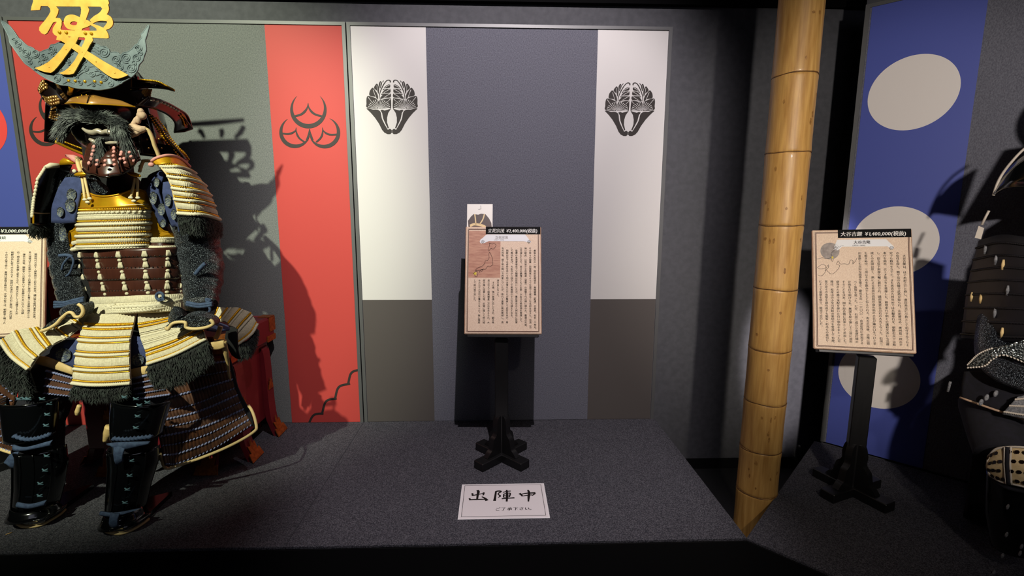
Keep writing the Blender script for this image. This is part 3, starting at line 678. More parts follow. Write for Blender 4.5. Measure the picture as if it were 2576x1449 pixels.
# 中
brush([(806, 1068), (832, 1090), (838, 1104)], [22, 18, 12]); brush([(826, 1078), (900, 1066), (1000, 1062)], [12, 14, 22]); brush([(995, 1068), (975, 1085), (958, 1096)], [18, 12, 8]); brush([(836, 1102), (900, 1092), (962, 1086)], [10, 12, 10]); brush([(908, 1026), (922, 1060), (918, 1110), (914, 1168)], [14, 24, 22, 12])
br_.build('brush_lettering', 'ink', nt_, False)
sm = MB(); xx = -.030
for ch, dx in zip('ご了承下さい。', (0, .0215, .046, .069, .0915, .1135, .133)):
    V, T = glyph(ch); s_ = .0215; pt = atz(*NC(506, 1270), ZP + .0026)
    q = V[:, :2] * s_; sm.add(np.stack([pt[0] + dx * 1.06 + q[:, 0] + q[:, 1] * .1, pt[1] + q[:, 1] * 1.05 - .003, np.full(len(q), ZP + .0026)], -1), T); sm.add(np.stack([pt[0] + dx * 1.06 + q[:, 0] + q[:, 1] * .1 + .0011, pt[1] + q[:, 1] * 1.05 - .0028, np.full(len(q), ZP + .0026)], -1), T)
sm.build('small_lettering', 'ink', nt_, False)

# ------------------------------------------------------------------ bamboo pole
BX, BY = 1.134, -.755
def bam(px, py):
    p = at(px, py, BY); return p
bt = thing('bamboo_pole', 'thick yellow bamboo pole standing between the two platforms', 'bamboo', (BX, BY, 0))
b0, b1 = at(1897, 1300, BY), at(2017, 0, BY); ax = (b1 - b0) / (b1[2] - b0[2])
cen = lambda z: b0 + ax * (z - b0[2])
rad = lambda z: .0812 - .0012 * (z - 1)
nz = [at(x, y, BY - .07)[2] for x, y in ((1898, 1252), (1907, 1143), (1920, 1021), (1932, 887), (1945, 731), (1962, 568), (1982, 381), (2002, 181))]
nz = [0.] + nz + [nz[-1] + .33, nz[-1] + .68, nz[-1] + 1.04, nz[-1] + 1.4]
nz = [z for z in nz if z < 4.15] + [4.15]
for a, b in zip(nz[:-1], nz[1:]):
    zz = np.array([a, a + .004, a + .012, a + .03, (a + b) / 2, b - .03, b - .012, b - .004, b]); rr = np.array([rad(z) for z in zz]) + [-.0012, .0006, .0008, 0, -.0006, 0, .0012, .0006, -.0012]
    tl = (random.random() - .5) * .10
    mb = MB(); mb.tube(np.array([cen(z) for z in zz]), rr, 28); V = mb.V[-1]
    k = np.clip(np.abs(V[:, 2] - (a + b) / 2) / ((b - a) / 2), 0, 1) ** 6
    o = mb.build('internode', 'bamboo_skin', bt)
    bl = MB(); m = random.randint(3, 6)
    for _ in range(m):
        th = random.uniform(math.pi * 1.05, math.pi * 1.85); zc = random.uniform(a + .04, b - .04); hw, hh = random.uniform(.003, .007), random.uniform(.006, .016)
        G = []
        pts = []
        for q in range(9):
            an = q * 2 * math.pi / 9; f = random.uniform(.7, 1.2); pa = th + hw * f * math.cos(an) / .081; c = cen(zc + hh * f * math.sin(an)); r_ = rad(zc) + .0002
            pts.append((c[0] + r_ * math.cos(pa), c[1] + r_ * math.sin(pa), c[2]))
        cc = cen(zc); ctrp = (cc[0] + (rad(zc) + .0005) * math.cos(th), cc[1] + (rad(zc) + .0005) * math.sin(th), zc)
        bl.add(np.array(pts + [ctrp]), [[i, (i + 1) % 9, 9] for i in range(9)])
    bl.build('blemish', 'bamboo_stain', o)
for z in nz[1:-1]:
    th = np.arange(40) * 2 * math.pi / 40; c = cen(z); r_ = rad(z) + .0002
    ph = random.random() * 6
    pts = np.stack([c[0] + r_ * np.cos(th), c[1] + r_ * np.sin(th), c[2] + .0022 * np.sin(th * 2 + ph) + .001 * np.sin(5 * th)], -1)
    MB().tube(pts, .0014 + .0007 * np.abs(np.sin(th * 3 + ph)), 6, closed=True).build('node_ring', 'bamboo_node', bt)
tag(MB().tube([atz(14, 1345, ZP + .002), atz(22, 1342, ZP + .003), atz(31, 1339, ZP + .002)], [.0012, .002, .001], 5).build('wood_splinter', 'splinter'), 'tiny pale splinter lying on the carpet at the lower left', 'splinter')

# ------------------------------------------------------------------ unseen spotlight casing, added so its flaps block the sign light's spill
ts = thing('added_spill_blocker', 'black track spotlight with barn doors hanging from the ceiling in front of the centre sign', 'light blocker', (.2, -2.1, 4.2))
_d = np.array([-.12, 1.9, -2.05]); _d /= np.linalg.norm(_d); _l = np.array([.2, -2.1, 3.5])
MB().tube(np.array([_l - _d * .19, _l - _d * .045]), .05, 20).build('housing', 'black_paint', ts)
MB().tube(np.array([_l - _d * .12, (.2, -2.1 - .08, 3.75), (.2, -2.1 - .08, 4.2)]), .008, 8).build('stem', 'black_paint', ts)
MB().box((.2 - .062, -2.1 + .023, 3.5 - .06), (.002, .110, .26)).build('spill_flap', 'black_paint', ts, False)
MB().box((.2 + .048, -2.1 + .040, 3.5 - .06), (.002, .124, .24)).build('spill_flap', 'black_paint', ts, False)

# ------------------------------------------------------------------ gold crested armor on its red chest
def rivet(c, r, m, par, name='rivet', flat_=.7):
    return MB().beads([c], [r, 0, 0], [0, 0, r], [0, -r * flat_, 0], 10, 5).build(name, m, par)
def stroke(mb, c, pts, w, Y, sc, thick=.004, n=8, Yend=None):
    p = cr(pts, n) if len(pts) > 2 else np.array(pts, float); q = line(c, [tuple(a) for a in p], Y, Yend)
    wd = np.interp(np.linspace(0, 1, len(p)), np.linspace(0, 1, len(w)), w) * sc
    return mb.ribbon(q, wd, (0, thick, 0), (0, -1, 0))

# ---- helmet
YC = -.78                                    # plane of the crest
hl = thing('helmet', 'dark lacquered helmet with a grey crescent crest and large golden character', 'helmet', at(245, 235, -.60))
def ell(name, c, r, m, par, ns=28, nr=14, cut=None):
    mb = MB(); mb.ball(c, r, ns, nr); return mb.build(name, m, par)
hc = at(262, 235, -.56)
ell('helmet_bowl', hc + [0, 0, .015], (.145, .165, .135), 'dark_lacquer', hl)
for k in range(14):
    a = math.pi * 2 * k / 14
    pts = [hc + [.147 * math.cos(a) * math.cos(e), .167 * math.sin(a) * math.cos(e), .015 + .137 * math.sin(e)] for e in np.linspace(.1, 1.5, 9)]
    MB().tube(pts, .0022, 5).build('bowl_rib', 'dark_lacquer', hl)
# crescent with scalloped rim and raised cloud swirls
outer = [(22, 335), (60, 430), (110, 520), (145, 600), (160, 680), (215, 760), (265, 830), (330, 920), (400, 1010), (480, 1065), (560, 1130), (640, 1190), (740, 1250), (850, 1300), (960, 1345), (1080, 1360), (1200, 1395), (1320, 1405), (1440, 1410), (1560, 1425), (1680, 1410), (1790, 1385), (1870, 1350), (1950, 1300), (2040, 1250), (2120, 1190), (2180, 1110), (2200, 1030), (2260, 960), (2285, 880), (2315, 800), (2310, 720), (2300, 640), (2325, 560), (2365, 400)]
inner = [(2310, 455), (2270, 510), (2240, 545), (2250, 590), (2210, 640), (2190, 690), (2140, 720), (2100, 770), (2060, 800), (2010, 825), (1960, 835), (1910, 875), (1870, 835), (1800, 825), (1750, 830), (1720, 780), (1660, 738), (1600, 735), (1540, 700), (1470, 680), (1300, 640), (1100, 640), (960, 665), (880, 700), (810, 715), (780, 770), (700, 800), (640, 825), (560, 800), (520, 760), (440, 730), (380, 680), (330, 630), (290, 600), (230, 510), (160, 420), (90, 365)]
cres = line(C1, [tuple(a) for a in outer + inner], YC)
cm = MB().poly(cres, (0, .005, 0)).build('crest_crescent', 'crest_steel', hl, False)
rim = line(C1, [tuple(a) for a in cr(outer + inner, 4, True)], YC + .001)
MB().tube(rim, .0022, 5, closed=True).build('crest_rim', 'crest_steel', cm)
def swirl(cx, cy, R, turns=2.2, ph=0., sgn=1):
    th = np.linspace(0, turns * 2 * math.pi, 30); r = R * (1 - .86 * th / th[-1])
    p = line(C1, [(cx + a * math.cos(sgn * t + ph), cy + a * math.sin(sgn * t + ph)) for a, t in zip(r, th)], YC - .0006)
    MB().tube(p, np.linspace(.0022, .0012, 30), 5).build('cloud_swirl', 'crest_steel', cm)
for q in ((290, 690, 62), (410, 840, 70), (560, 850, 70), (690, 900, 60), (820, 790, 70), (1650, 830, 95), (1840, 940, 80), (2000, 920, 85), (2170, 920, 70), (2200, 770, 60), (1910, 1060, 60), (2080, 1080, 80), (1360, 1090, 50), (1470, 1170, 55), (1060, 960, 48), (640, 1000, 55), (1130, 840, 40), (900, 1250, 60), (1650, 1230, 60), (1200, 1210, 45), (1750, 1330, 55), (480, 930, 45), (1350, 960, 45), (760, 960, 50), (850, 880, 45), (980, 1130, 50), (740, 1100, 45), (1560, 1060, 50), (1760, 1200, 40), (1980, 1180, 50), (2120, 1000, 45), (2230, 850, 40), (340, 780, 42), (230, 640, 40), (480, 990, 40), (1270, 1320, 45), (1480, 1330, 40), (1100, 1010, 36), (1290, 1000, 40), (1420, 860, 30), (1900, 1290, 45), (560, 1080, 40)):
    swirl(q[0], q[1], q[2], 2.3 if q[2] > 58 else 1.6, random.random() * 6, random.choice((-1, 1)))
for (x0_, y0_, x1_, y1_, bend) in ((1420, 720, 1560, 760, -30), (1410, 760, 1570, 810, -30), (1400, 800, 1570, 860, -25), (1240, 1160, 1400, 1120, -40), (1240, 1200, 1420, 1180, -45), (1420, 1060, 1600, 1150, -45), (1500, 1130, 1680, 1180, -30), (1520, 1200, 1720, 1220, -35), (930, 960, 1060, 830, -30), (960, 1000, 1090, 880, -30), (1000, 1330, 1180, 1330, -40), (1380, 1360, 1600, 1350, -40), (1080, 900, 1160, 860, -15), (620, 930, 760, 900, -30), (760, 850, 900, 830, -25), (240, 560, 330, 690, 18), (880, 1180, 1010, 1230, -30)):
    p = cr([(x0_, y0_), ((x0_ + x1_) / 2, (y0_ + y1_) / 2 + bend), (x1_, y1_)], 6); MB().tube(line(C1, [tuple(a) for a in p], YC - .0004), .0019, 5).build('cloud_line', 'crest_steel', cm)
for q in ((1088, 1278), (1193, 1284), (1345, 1290), (1500, 1290), (1603, 1305)): rivet(P(C1, *q, YC - .001), .0055, 'gold_bead', cm)
# the golden character, cut from plate in front of the crescent
YK = YC - .010
ch = MB(); TH = (0, .0035, 0)
_z = [0]
def pl(pts, n=5): _z[0] += 1; ch.poly(line(C1, [tuple(a) for a in (cr(pts, n, True) if n else pts)], YK - .00025 * _z[0]), TH)
pl([(520, -60), (525, 20), (500, 100), (488, 165), (630, 155), (648, 92), (760, 95), (880, 100), (1270, 104), (1390, 104), (1560, 106), (1640, 110), (1700, 95), (1728, 50), (1715, 0), (1690, -60)], 0)
pl([(750, 92), (790, 130), (800, 180), (770, 240), (720, 310), (660, 380), (622, 430), (620, 480), (660, 530), (710, 545), (745, 525), (780, 465), (815, 400), (850, 340), (885, 275), (920, 205), (928, 150), (880, 92)], 0)
pl([(850, 300), (900, 282), (950, 290), (978, 330), (975, 400), (958, 450), (975, 475), (1080, 478), (1180, 482), (1310, 482), (1440, 486), (1530, 485), (1528, 455), (1480, 420), (1420, 392), (1350, 340), (1260, 292), (1290, 290), (1400, 325), (1480, 380), (1560, 405), (1640, 440), (1690, 490), (1720, 555), (1722, 600), (1690, 608), (1470, 596), (1300, 592), (1100, 580), (905, 576), (860, 550), (832, 510), (835, 450), (870, 390), (900, 350), (870, 345), (835, 360)], 0)
pl([(1275, 100), (1286, 150), (1280, 220), (1258, 285), (1225, 360), (1195, 440), (1180, 490), (1290, 490), (1310, 430), (1345, 350), (1370, 280), (1400, 200), (1414, 150), (1385, 100)], 0)
stroke(ch, C1, [(1640, 60), (1672, 140), (1630, 215), (1560, 270), (1440, 345)], [110, 85, 75, 70, 50], YK - .0004, .00030 * 0 + 1 / 6.3 * .00171)
stroke(ch, C1, [(1440, 345), (1540, 285), (1640, 272), (1722, 300), (1742, 365), (1710, 415), (1655, 455)], [50, 80, 92, 78, 76, 66, 40], YK - .0008, 1 / 6.3 * .00171)
stroke(ch, C1, [(1260, 320), (1170, 285), (1090, 300), (1060, 360), (1090, 415), (1170, 438), (1280, 420), (1370, 395), (1420, 385)], [70, 80, 92, 80, 70, 60, 55, 50, 30], YK - .0012, 1 / 6.3 * .00171)
stroke(ch, C1, [(1225, 320), (1300, 340), (1380, 370), (1430, 395)], [60, 60, 50, 30], YK - .0006, 1 / 6.3 * .00171)
pl([(905, 570), (890, 630), (960, 645), (1035, 688), (1120, 755), (1220, 825), (1330, 905), (1450, 1000), (1580, 1100), (1700, 1190), (1790, 1240), (1870, 1246), (1950, 1222), (2030, 1188), (1950, 1140), (1800, 1060), (1650, 975), (1500, 880), (1370, 800), (1200, 690), (1110, 600), (1050, 570)], 0)
pl([(1190, 560), (1245, 590), (1220, 640), (1190, 700), (1130, 765), (1060, 860), (990, 960), (910, 1060), (850, 1125), (800, 1155), (700, 1140), (620, 1112), (548, 1078), (640, 1050), (760, 985), (870, 890), (960, 790), (1030, 690), (1085, 600)], 0)
pl([(1335, 590), (1350, 610), (1330, 670), (1290, 745), (1240, 850), (1180, 960), (1080, 1080), (1010, 1130), (935, 1158), (1000, 1180), (1100, 1182), (1165, 1165), (1200, 1110), (1260, 1000), (1320, 900), (1370, 820), (1420, 720), (1475, 635), (1460, 595)], 0)
# top of the character, above the frame of the photo
for q in ([(700, -330), (760, -290), (830, -170)], [(1130, -350), (1150, -280), (1140, -180)], [(1560, -400), (1500, -280), (1400, -170)], [(480, -440), (1000, -470), (1560, -520)]): stroke(ch, C1, q, [70, 80, 50], YK, 1 / 6.3 * .00171)
ch.poly(line(C1, [(560, -130), (1640, -150), (1700, -40), (500, -40)], YK), TH)
ck = ch.build('crest_character', 'gold_leaf', hl, False)
for q in ((943, 512), (1050, 515), (1352, 528), (1448, 532)): rivet(P(C1, *q, YK - .002), .0058, 'gold_bead', ck)
for q in ((1048, 780), (1305, 822), (780, 1062), (1108, 1115), (1522, 975), (1820, 1155)): rivet(P(C1, *q, YK - .001), .0030, 'gold_leaf', ck, 'pin')
MB().tube([P(C1, 1130, 1380, YC + .006), P(C1, 1100, 1500, -.70), hc + [0, -.12, .05]], .008, 8).build('crest_holder', 'gold_lacquer', hl)
# visor: two facets with a ridge
A0, A1, A2 = P(HC, 470, 395, -.765), P(HC, 775, 400, -.83), P(HC, 1450, 435, -.745); B0, B1, B2 = P(HC, 615, 285, -.715), P(HC, 845, 240, -.735), P(HC, 1100, 300, -.715)
g = np.stack([cr([A0, (A0 + A1) / 2 + [0, -.012, .001], A1, A1 * .66 + A2 * .34 + [0, -.008, 0], A1 * .33 + A2 * .67 + [0, -.004, 0], A2], 4), resample(np.array([B0, B1, B2]), 21)])
vz = MB().grid(np.stack([g[0], g[0] * .5 + g[1] * .5 + [0, -.004, .003], g[1]]), (0, .004, -.002)).build('visor', 'visor_lacquer', hl)
MB().tube(g[0], .0025, 5).build('visor_rim', 'gold_lacquer', vz)
MB().tube([A1 + [0, -.001, .001], (A1 + B1) / 2 + [0, -.004, .003], B1 + [0, -.002, .002]], .0016, 5).build('visor_ridge', 'dark_lacquer', vz)
for q in ((765, 270), (745, 310), (860, 300), (960, 330), (1020, 350), (640, 310), (700, 275)): rivet(P(HC, *q, -.772), .0024, 'gold_bead', vz)
MB().grid(np.stack([line(HC, [(600, 270), (840, 200), (1100, 180), (1480, 10)], -.70, -.66), line(HC, [(610, 300), (845, 250), (1120, 310), (1500, 420)], -.712, -.66)]), (0, .01, 0)).build('brow_plate', 'dark_lacquer', hl, False)
# turned back wings
def wing(name, up, lo, Y0, Y1, scales, edge=None):
    p = Patch([line(HC, up, Y0, Y1), line(HC, lo, Y0, Y1)]); mb = MB(); p.surf(mb, 14, 6, thick=.006); o = mb.build(name, 'dark_lacquer', hl)
    for u0, u1, v0, v1, nu, nv in scales:
        sb = MB()
        for j in range(nv):
            for i in range(nu):
                u = u0 + (u1 - u0) * (i + .5 + .5 * (j % 2)) / (nu + .5); v = v0 + (v1 - v0) * (j + .5) / nv; c = p.pt(u, v, .001); du, dv, n = p.frame(np.array([u]), np.array([v]))
                sb.beads([c], du[0] * .0062, dv[0] * .0068, n[0] * .0022, 6, 3)
        sb.build('gilt_scales', 'scale_gold', o, stuff=True)
    return p, o
wing('turned_wing', [(80, 200), (150, 55), (330, 110), (580, 165)], [(150, 330), (270, 430), (420, 390), (620, 300)], -.72, -.66, [(.02, .42, .02, .36, 5, 3), (.1, .55, .62, .98, 7, 3)])
pw = Patch([line(HC, [(1400, 10), (1500, 60), (1750, 80), (1880, 140), (2010, 212)], -.68, -.60), line(HC, [(1380, 200), (1560, 170), (1720, 170), (1850, 180), (2010, 216)], -.70, -.60)])
m_ = MB(); pw.surf(m_, 20, 6, thick=.008); wo = m_.build('turned_wing', 'dark_lacquer', hl)
m_ = MB(); pw.row(m_, .05, 24, .0045, .004, .004, .003, .2, .98); m_.build('gilt_scales', 'gold_bead', wo, stuff=True)
pw2 = Patch([line(HC, [(1370, 170), (1500, 190), (1690, 190)], -.69, -.66), line(HC, [(1400, 270), (1540, 270), (1660, 270)], -.69, -.66), line(HC, [(1480, 420), (1560, 380), (1640, 350)], -.70, -.66)])
m_ = MB(); pw2.surf(m_, 12, 8, thick=.006); wo = m_.build('turned_wing_root', 'dark_lacquer', hl)
m_ = MB(); [pw2.row(m_, v, 4, .006, .006, .004, .003, u, 1) for v, u in ((.1, .6), (.25, .55), (.4, .6), (.55, .7), (.7, .8))]; m_.build('gilt_scales', 'scale_gold', wo, stuff=True)
# neck guard, right side: flaring top plate, then inner lames with gilt laced edges
pa = Patch([line(HC, [(1640, 300, -.70), (1850, 360, -.64), (2060, 470, -.55), (2180, 560, -.48), (2250, 740, -.42)], 0), line(HC, [(1480, 435, -.71), (1700, 470, -.66), (1900, 560, -.58), (2010, 680, -.52), (2000, 810, -.46)], 0)])
m_ = MB(); pa.surf(m_, 24, 6, thick=.006); no = m_.build('neck_guard_plate', 'dark_lacquer', hl)
m_ = MB(); pa.row(m_, .16, 9, .0085, .006, .004, .003, .04, .55); m_.build('gilt_knots', 'white_lace', no, stuff=True)
m_ = MB(); [pa.row(m_, v, 8, .005, .004, .004, .003, .62, .9) for v in (.25, .42)]; m_.build('gilt_scales', 'gold_bead', no, stuff=True)
m_ = MB(); m_.tube(pa.pt(np.linspace(0, 1, 30), np.zeros(30), .001), .0035, 6); m_.build('plate_rim', 'dark_lacquer', no)
MB().grid(np.stack([line(HC, [(1990, 800), (2120, 790), (2245, 750)], -.47, -.42), line(HC, [(2030, 700), (2120, 660), (2240, 720)], -.44, -.40)]), (0, .01, 0)).build('plate_underside', 'brown_lacquer', no)
for d in (0, 16, 32, 48): MB().tube(line(HC, [(2080 + d * .9, 560 + d * .4), (2150 + d * .9, 640 + d * .5), (2200 + d, 740 - d * .1)], -.50, -.43), .0035, 6).build('lacing_cord', 'brown_lacquer', no)
pb = Patch([line(HC, [(1500, 450, -.64), (1700, 560, -.60)], 0), line(HC, [(1490, 700, -.63), (1830, 740, -.56)], 0), line(HC, [(1500, 950, -.62), (2000, 960, -.52)], 0), line(HC, [(1520, 1120, -.62), (2200, 1190, -.48)], 0)])
m_ = MB(); pb.surf(m_, 12, 16, thick=.006); nb = m_.build('neck_guard_side', 'dark_lacquer', hl)
m_ = MB()
for k, (pts, r) in enumerate((([(1660, 570), (1760, 720), (1870, 900), (1960, 1010), (2130, 1190)], .0062), ([(1760, 600), (1880, 740), (1960, 880), (2060, 1000), (2180, 1130)], .0055), ([(1690, 560), (1800, 700), (1900, 860), (2000, 960), (2160, 1130)], .004))):
    q = resample(line(HC, pts, -.60 - .005 * k, -.495), 22); d = np.gradient(q, axis=0); d /= np.linalg.norm(d, axis=1)[:, None]; s_ = np.cross(d, [0, -1., 0]); m_.beads(q + [0, -.006, 0], d * r * .8 + s_ * r * .4, s_ * r, [0, -r * .6, 0], 6, 3)
m_.build('gilt_scales', 'gold_bead', nb, stuff=True)
for q in ((1615, 895), (1780, 890), (1640, 1020), (1820, 1020)): rivet(P(HC, *q, -.625), .004, 'scale_gold', nb, 'stud')
pd_ = Patch([line(HC, [(1960, 1010, -.51), (2100, 1040, -.47), (2200, 1180, -.44)], 0), line(HC, [(1900, 1100, -.52), (2060, 1150, -.49), (2190, 1230, -.45)], 0)])
m_ = MB(); pd_.surf(m_, 10, 4, thick=.006); o = m_.build('neck_guard_hem', 'visor_lacquer', hl)
m_ = MB(); pd_.row(m_, .1, 9, .006, .004, .004, .003); m_.build('gilt_scales', 'gold_bead', o, stuff=True)
# neck guard, left side
pl_ = Patch([line(HC, [(270, 440), (360, 400), (540, 420)], -.66, -.62), line(HC, [(235, 600), (340, 650), (440, 680)], -.66, -.62)])
m_ = MB(); pl_.surf(m_, 10, 6, thick=.006); o = m_.build('neck_guard_side', 'dark_lacquer', hl)
m_ = MB(); [pl_.row(m_, v, 6, .0055, .005, .004, .003, 0, u1) for v, u1 in ((.2, .4), (.45, .35), (.6, .9), (.75, .9), (.9, .9))]; m_.build('gilt_scales', 'scale_gold', o, stuff=True)
pl2 = Patch([line(HC, [(530, 480), (640, 470), (760, 500)], -.64, -.60), line(HC, [(430, 700), (560, 720), (760, 760)], -.655, -.60), line(HC, [(325, 930), (520, 1020), (740, 1110)], -.67, -.60)])
m_ = MB(); pl2.surf(m_, 12, 10, thick=.006); o = m_.build('neck_guard_flare', 'dark_lacquer', hl)
m_ = MB(); m_.tube(pl2.pt(np.linspace(0, 1, 20), np.ones(20), .003), .0055, 6); m_.build('flare_rim', 'gold_lacquer', o)
m_ = MB(); q = pl2.pt(np.full(13, .02), np.linspace(.02, .98, 13), .004); m_.beads(q, [.005, 0, 0], [0, -.004, 0], [0, 0, .0055]); pl2.row(m_, .9, 12, .005, .004, .004, .003, .3, .95); m_.build('gilt_scales', 'gold_bead', o, stuff=True)
# back of the neck guard, round the rear
bk = Patch([np.array([hc + [.19 * math.cos(a), .19 * math.sin(a), -.02] for a in np.linspace(-.3, math.pi + .3, 13)]), np.array([hc + [.22 * math.cos(a), .20 * math.sin(a), -.20] for a in np.linspace(-.3, math.pi + .3, 13)])], outward=(0, 1, 0))
m_ = MB(); bk.surf(m_, 24, 5, thick=.006); m_.build('neck_guard_back', 'dark_lacquer', hl)
# cloth ear pad and chin cord
eb = MB(); eb.ball(P(HC, 1540, 560, -.73), (.018, .014, .016), 10, 6); eb.ball(P(HC, 1530, 510, -.73), (.012, .012, .014), 8, 5); eb.ball(P(HC, 1490, 620, -.735), (.010, .010, .016), 8, 5)
eb.tube(line(HC, [(1470, 600), (1430, 690), (1380, 720)], -.735), [.008, .011, .007], 7); eb.tube(line(HC, [(1380, 720), (1450, 740), (1540, 760), (1600, 740)], -.745), [.013, .016, .014, .008], 8); eb.tube(line(HC, [(1390, 850), (1450, 810), (1520, 770)], -.745), [.008, .012, .010], 8)
eb.build('cloth_knot', 'beige_cloth', hl)
MB().tube(line(HC, [tuple(a) for a in cr([(1570, 740), (1640, 780), (1690, 880), (1720, 980), (1755, 1060), (1790, 1150)], 6)], -.745, -.70), .0072, 8).build('chin_cord', 'beige_piping', hl)

# ---- face mask
mk = thing('face_mask', 'black face mask with grey moustache, silver lips and laced throat guard', 'mask', at(265, 430, -.72))
MB().beads([P(HC, 960, 740, -.66)], [.088, 0, 0], [0, -.10, 0], [0, 0, .095], 24, 12).build('mask_shell', 'mask_dark', mk)
MB().beads([P(HC, 960, 600, -.755)], [.016, 0, 0], [0, -.022, 0], [0, 0, .022], 10, 6).build('nose', 'mask_dark', mk)
def tb(name, c, pts, r, Y, m, par, sides=8, n=5, Y1=None): return MB().tube(line(c, [tuple(a) for a in cr(pts, n)], Y, Y1), np.interp(np.linspace(0, 1, (len(pts) - 1) * n + 1), np.linspace(0, 1, len(r)), r), sides).build(name, m, par)
tb('upper_lip', HC, [(710, 740), (780, 785), (860, 800), (930, 780), (985, 800), (1050, 785), (1110, 800), (1175, 825)], [.004, .009, .011, .008, .010, .004], -.795, 'lip_silver', mk)
tb('lower_lip', HC, [(810, 890), (860, 920), (910, 945)], [.005, .008, .004], -.792, 'lip_silver', mk); tb('lower_lip', HC, [(1020, 950), (1100, 945), (1210, 940)], [.004, .007, .005], -.792, 'lip_silver', mk)
tb('mouth', HC, [(830, 850), (950, 875), (1060, 890), (1190, 880)], [.004, .010, .010, .004], -.785, 'inner_black', mk)
def hairbunch(name, spine, n, spread, length, dirs, Y=-.785):
    mb = MB(); sp = resample(line(HC, spine, Y), 60)
    i = RNG.integers(0, 60, n); p = sp[i] + (RNG.random((n, 3)) - .5) * [spread, .02, spread]
    t = i / 59.; d = np.stack([np.interp(t, np.linspace(0, 1, len(dirs)), [q[k] for q in dirs]) for k in range(3)], -1) + (RNG.random((n, 3)) - .5) * .7
    d /= np.linalg.norm(d, axis=1)[:, None]; L = (length * (.5 + .7 * RNG.random(n)))[:, None]
    strands(mb, p, d, np.tile([0, -1., 0], (n, 1)), L, .0010, .008); return mb.build(name, 'hair_dark', mk, stuff=True)
hairbunch('moustache', [(520, 640), (620, 570), (760, 580), (880, 610), (1000, 600), (1120, 630), (1240, 680)], 2800, .034, .032, [(-.8, -.2, -.5), (-1, -.2, .1), (-.8, -.3, .2), (-.2, -.4, .3), (.5, -.3, .1), (.9, -.2, -.2), (.7, -.2, -.7)])
hairbunch('moustache', [(440, 780), (520, 640), (600, 600)], 1100, .030, .045, [(-.5, -.2, -.9), (-.5, -.2, -.8), (-.7, -.2, -.5)])
hairbunch('moustache', [(1150, 680), (1260, 720), (1330, 860), (1360, 960)], 1300, .024, .055, [(.2, -.2, -1), (.2, -.2, -1), (.1, -.1, -1), (.2, 0, -1)])
hairbunch('beard', [(960, 900), (970, 980), (960, 1080)], 700, .022, .05, [(0, -.2, -1), (0, -.1, -1), (0, -.1, -1)], -.80)
# throat guard: four laced lames hanging below the chin
tg = Patch([line(HC, [(780, 930, -.72), (960, 960, -.765), (1130, 965, -.765), (1420, 900, -.70)], 0), line(HC, [(760, 1100, -.74), (960, 1120, -.80), (1140, 1120, -.80), (1470, 1060, -.71)], 0), line(HC, [(745, 1260, -.75), (840, 1300, -.79), (960, 1330, -.82), (1100, 1340, -.82), (1260, 1310, -.80), (1500, 1200, -.72)], 0),
            line(HC, [(760, 1310, -.755), (800, 1370, -.775), (870, 1385, -.80), (950, 1395, -.815), (1010, 1430, -.83), (1080, 1440, -.83), (1150, 1410, -.82), (1240, 1395, -.81), (1330, 1350, -.79), (1400, 1310, -.77), (1500, 1190, -.72)], 0)], [0, .42, .85, 1])
tgs = []
for v0_, v1_, of in ((0, .3, 0), (.24, .52, .003), (.46, .74, .006), (.68, 1, .009)):
    m_ = MB(); tg.surf(m_, 30, 5, of, .003, v0=v0_, v1=v1_, pillow=.001); tgs.append(m_.build('throat_lame', 'brown_lacquer', mk))
for pts in ([(795, 1330), (840, 1150), (870, 1000)], [(910, 1370), (930, 1160), (930, 980)], [(1075, 1420), (1080, 1200), (1080, 990)], [(1250, 1370), (1200, 1150), (1170, 980)], [(1390, 1300), (1320, 1100), (1290, 980)]):
    MB().tube(line(HC, pts, -.835 if 900 < pts[0][0] < 1300 else -.80, -.785), .003, 5).build('pleat', 'dark_lacquer', tgs[2])
pink = [(870, 1000), (862, 1055), (845, 1108), (832, 1168), (800, 1228), (1150, 1020), (1150, 1070), (1142, 1125), (1150, 1185), (1158, 1250), (1255, 1080), (1245, 1110), (1290, 1168), (1306, 1222), (1368, 1075), (1390, 1135), (1425, 1188), (915, 1190), (910, 1250), (1030, 1195), (1022, 1258), (1240, 1170)]
for x, y in pink:
    Yk = -.79 - .05 * (1 - abs((x - 1080) / 340) ** 2) - .008
    MB().beads([P(HC, x, y, Yk)], [.0065, 0, 0], [0, -.0035, 0], [.001, 0, .0055 if (y % 4) else .0075], 8, 4).build('throat_lacing', 'pink_lace', tgs[2])
m_ = MB(); m_.tube(tg.pt(np.linspace(0, 1, 50), np.ones(50), .010), .003, 6); m_.build('lame_rim', 'dark_lacquer', tgs[3])

# ---- body armor
ar = thing('suit_of_armor', 'seated armor with white lacing, gold chest plate and brown cuirass on a red chest', 'armor', at(300, 1000, -.60))
def part(mb, name, m, par=None, **k): return mb.build(name, m, par if par is not None else ar, **k)
# dark support inside
sup = MB()
for z, rx, ry, cy in ((.99, .20, .14, -.55), (1.15, .20, .14, -.56), (1.40, .215, .13, -.56), (1.58, .17, .10, -.56), (1.70, .08, .08, -.58), (1.86, .08, .08, -.58)): sup.V.append(np.array([[at(318, 700, -.56)[0] + rx * math.cos(a), cy + ry * math.sin(a), z] for a in np.arange(20) * math.pi / 10]))
sup = MB().grid(np.stack([np.vstack([v, v[:1]]) for v in sup.V])); part(sup, 'support_body', 'inner_black')

